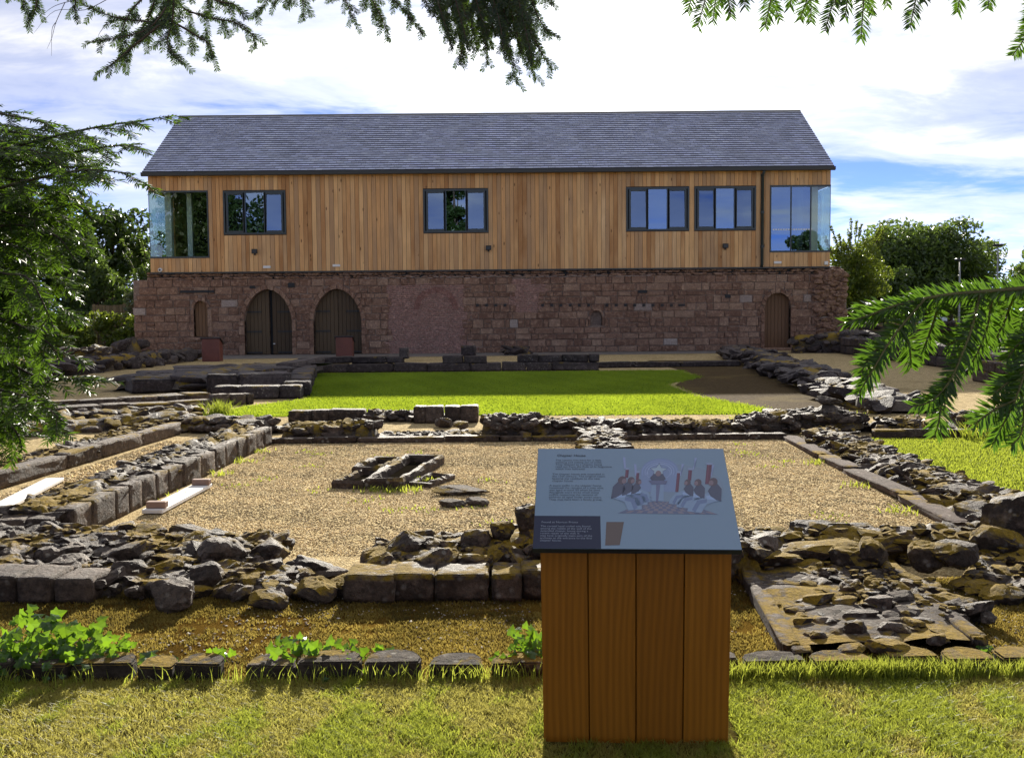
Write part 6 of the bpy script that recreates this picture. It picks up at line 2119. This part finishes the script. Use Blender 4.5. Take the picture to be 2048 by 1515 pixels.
def tree(label, x, y, h, rad, mat, seed, n=9000, size=0.16, base=0.18, clumps=46, spiky=0, name='broadleaf_tree', cat='tree', group=None, zsc=1.0):
    rs = np.random.RandomState(seed)
    r_ = random.Random(seed)
    root = thing(name, label, cat, (x, y, 0), group)
    z0, z1 = h*base, h
    cs, rd = [], []
    tk = MB()
    tk.tube([(x, y, -0.1), (x + 0.1, y, h*0.25), (x - 0.1, y, h*0.5), (x, y, h*0.8)], [0.035*h, 0.028*h, 0.018*h, 0.004*h], 8)
    for i in range(clumps):
        u = rs.normal(0, 1, 3)
        u /= np.linalg.norm(u)
        f = rs.uniform(0.35, 0.92)
        zc, zh = (z0 + z1)/2, (z1 - z0)/2
        c = np.array([x + u[0]*rad*f, y + u[1]*rad*f, zc + u[2]*zh*f*0.92])
        cs.append(c)
        rd.append(rad*rs.uniform(0.20, 0.36))
        if i % 3 == 0:
            zz = h*r_.uniform(0.2, 0.6)
            tk.tube([(x, y, zz), ((x + c[0])/2, (y + c[1])/2, (zz + c[2])/2 + 0.3), tuple(c)], [0.012*h, 0.007*h, 0.002*h], 5)
    for i in range(spiky):
        an = r_.uniform(0, 6.28)
        l = r_.uniform(0.8, 1.9)
        b0 = Vector((x + math.cos(an)*rad*0.6, y + math.sin(an)*rad*0.6, h*r_.uniform(0.65, 0.9)))
        e = b0 + Vector((math.cos(an)*0.55, math.sin(an)*0.55, 1.0)).normalized()*l
        tk.tube([b0, b0.lerp(e, 0.5) + Vector((0.05, 0, 0)), e], [0.03, 0.02, 0.008], 5)
        for k in range(7):
            cs.append(np.array(b0.lerp(e, 0.2 + 0.12*k)))
            rd.append(0.10)
    V, T, C = leafy(rs, cs, rd, n, size, 0.8)
    tk.build('trunk', M['bark'], root, smooth=True)
    o = mesh_obj('crown', V, T, M[mat], root, col=C)
    o['kind'] = 'stuff'
    return root

tree('tall dark broadleaf tree behind the yew at the left edge', -27.5, 55, 11.3, 4.6, 'leaf_dark', 1, 15000, 0.17)
tree('dark spreading tree between the tall one and the building', -22.3, 53, 7.3, 2.4, 'leaf_dark', 2, 9000, 0.15, base=0.1)
tree('dark far crown leaning right above the left bushes', -24.0, 62, 8.7, 2.9, 'leaf_dark', 3, 7000, 0.17, base=0.35)
tree('loose grey-green shrubby tree by the left end of the building', -19.3, 56, 5.4, 2.0, 'leaf_mid', 4, 5500, 0.13, base=0.05, spiky=7)
tree('mid green bush below the dark left trees', -20.2, 50.5, 4.3, 1.6, 'leaf_mid', 5, 5000, 0.13, base=0.05, name='bush', cat='bush')
tree('pale silvery bush beside the left end of the sandstone wall', -17.6, 49.5, 3.1, 1.1, 'leaf_pale', 6, 3600, 0.12, base=0.1, name='bush', cat='bush')
tree('very dark rounded bush at far left behind the hedge', -25.0, 51, 5.2, 2.6, 'leaf_dark', 7, 8000, 0.15, base=0.02, name='bush', cat='bush')
tree('large round grey-green tree right of the building', 28.3, 70, 8.3, 4.7, 'leaf_mid', 8, 34000, 0.16, base=0.03, clumps=110)
tree('lower shoulder of dark foliage right of the big round tree', 31.6, 74, 6.4, 3.0, 'leaf_dark', 18, 7000, 0.17, base=0.05, clumps=40)
tree('yellow-green tree with spiky top beside the right corner of the building', 19.8, 60, 6.4, 2.3, 'leaf_yellow', 9, 16000, 0.10, base=0.08, spiky=22)
tree('mid green shrub between spiky tree and big round tree', 23.0, 64, 5.0, 2.2, 'leaf_mid', 10, 6000, 0.15, base=0.05)
tree('light green tree cut by the right edge of the picture', 37.6, 72, 7.0, 2.6, 'leaf_mid', 11, 8000, 0.16, base=0.08)
tree('low hedge-like shrub far off behind the lamp posts', 41.0, 92, 4.0, 4.5, 'leaf_mid', 12, 5000, 0.2, base=0.0, name='bush', cat='bush')
tree('dark low shrub far off behind the right tree', 27.0, 84, 4.0, 5.0, 'leaf_dark', 13, 6000, 0.22, base=0.0, name='bush', cat='bush')
# trees standing behind the photographer, seen only in the window panes
tree('tall tree behind the viewer mirrored in the left windows', -27.0, -12, 16, 6.2, 'leaf_dark', 14, 26000, 0.25, base=0.05, clumps=80)
tree('narrow tree behind the viewer mirrored in the middle window', -5.2, -14, 16, 2.1, 'leaf_dark', 15, 14000, 0.22, base=0.05, clumps=70)
tree('round tree behind the viewer mirrored in the right corner window', 27.2, -12, 10.0, 2.6, 'leaf_dark', 16, 13000, 0.2, base=0.05, clumps=60)

# hedge
hd_ = thing('hedge', 'low yellow-green hedge left of the sandstone wall', 'hedge', (-19, 46, 0))
rs = np.random.RandomState(77)
cs = [np.array([rs.uniform(-23.5, -16.3), rs.uniform(45.3, 46.7), rs.uniform(0.3, 1.5)]) for _ in range(60)]
V, T, C = leafy(rs, cs, [0.5]*60, 9000, 0.11, 0.9)
mesh_obj('foliage', V, T, M['leaf_yellow'], hd_, col=C)['kind'] = 'stuff'
st = MB()
for k in range(24):
    x = -23.2 + 0.29*k
    st.tube([(x, 46, 0), (x + 0.05, 46, 1.2)], 0.02, 5)
st.build('stems', M['bark'], hd_)

# fence of upright boards behind the hedge
fe = thing('timber_fence', 'upright-board timber fence between the hedge and the building', 'fence', (-19, 48.5, 0))
M['fencewood'] = mat_wood('fence_wood', [(0.16, 0.11, 0.05), (0.22, 0.155, 0.07), (0.27, 0.19, 0.09)], knots=False)
for k in range(34):
    MB().box(-19.8 + k*0.16, -19.8 + k*0.16 + 0.14, 48.5, 48.53, 0.02, 2.15 + rr.uniform(-0.04, 0.04)).build('board', M['fencewood'], fe)
for zz in (0.5, 1.7):
    MB().box(-19.8, -14.4, 48.54, 48.6, zz, zz + 0.09).build('rail', M['fencewood'], fe)

# lamp posts
M['galv'] = mat_plain('grey_lamp_post', (0.28, 0.29, 0.30), 0.5)
def lamp(label, px, pyt, y, heads=1):
    t = P(px, pyt, y)
    root = thing('lamp_post', label, 'lamp post', (t.x, y, 0), 'lamp posts')
    MB().tube([(t.x, y, 0), (t.x, y, 1.2), (t.x, y, t.z)], [0.10, 0.06, 0.04], 8).build('pole', M['galv'], root, smooth=True)
    for s in ((-1, 1) if heads == 2 else (1,)):
        MB().box(t.x + min(0, s*0.26), t.x + max(0, s*0.26), y - 0.15, y + 0.15, t.z - 0.02, t.z + 0.13).build('lamp_head', M['iron'], root, bevel=0.03)
lamp('shorter lamp post with twin floodlight heads, left of the other', 1920, 521, 60, 2)
lamp('taller lamp post with a single head at far right', 1996, 492, 63, 2)

# parked car glimpsed behind the sprig
cx, cy = P(1850, 650, 84).x, 84.0
car = thing('parked_car', 'small silver car parked far off behind the yew sprig', 'car', (cx, cy, 0))
M['carpaint'] = mat_plain('silver_car_paint', (0.62, 0.66, 0.72), 0.25, 0.6, 0.3)
prof = [(-2.0, 0.35), (2.0, 0.35), (2.05, 0.75), (1.75, 0.92), (1.0, 0.98), (0.45, 1.42), (-0.9, 1.45), (-1.55, 1.0), (-2.0, 0.9)]
MB().prism([(cx + a, b) for a, b in prof], cy - 0.82, cy + 0.82, 'y').build('body', M['carpaint'], car, bevel=0.06)
MB().prism([(cx + a, b) for a, b in [(0.8, 1.0), (0.38, 1.36), (-0.8, 1.39), (-1.3, 1.02)]], cy - 0.84, cy + 0.84, 'y').build('side_window', M['iron'], car)
for a in (-1.25, 1.25):
    for s in (-1, 1):
        wl = MB().tube([(cx + a, cy + s*0.64, 0.32), (cx + a, cy + s*0.86, 0.32)], 0.32, 16).build('wheel', M['iron'], car)
        MB().tube([(cx + a, cy + s*0.80, 0.32), (cx + a, cy + s*0.875, 0.32)], 0.18, 12).build('rim', M['galv'], wl)
for s in (-1, 1):
    MB().box(cx + 1.96, cx + 2.07, cy + s*0.6 - 0.15, cy + s*0.6 + 0.15, 0.66, 0.8).build('headlight', M['white'], car)
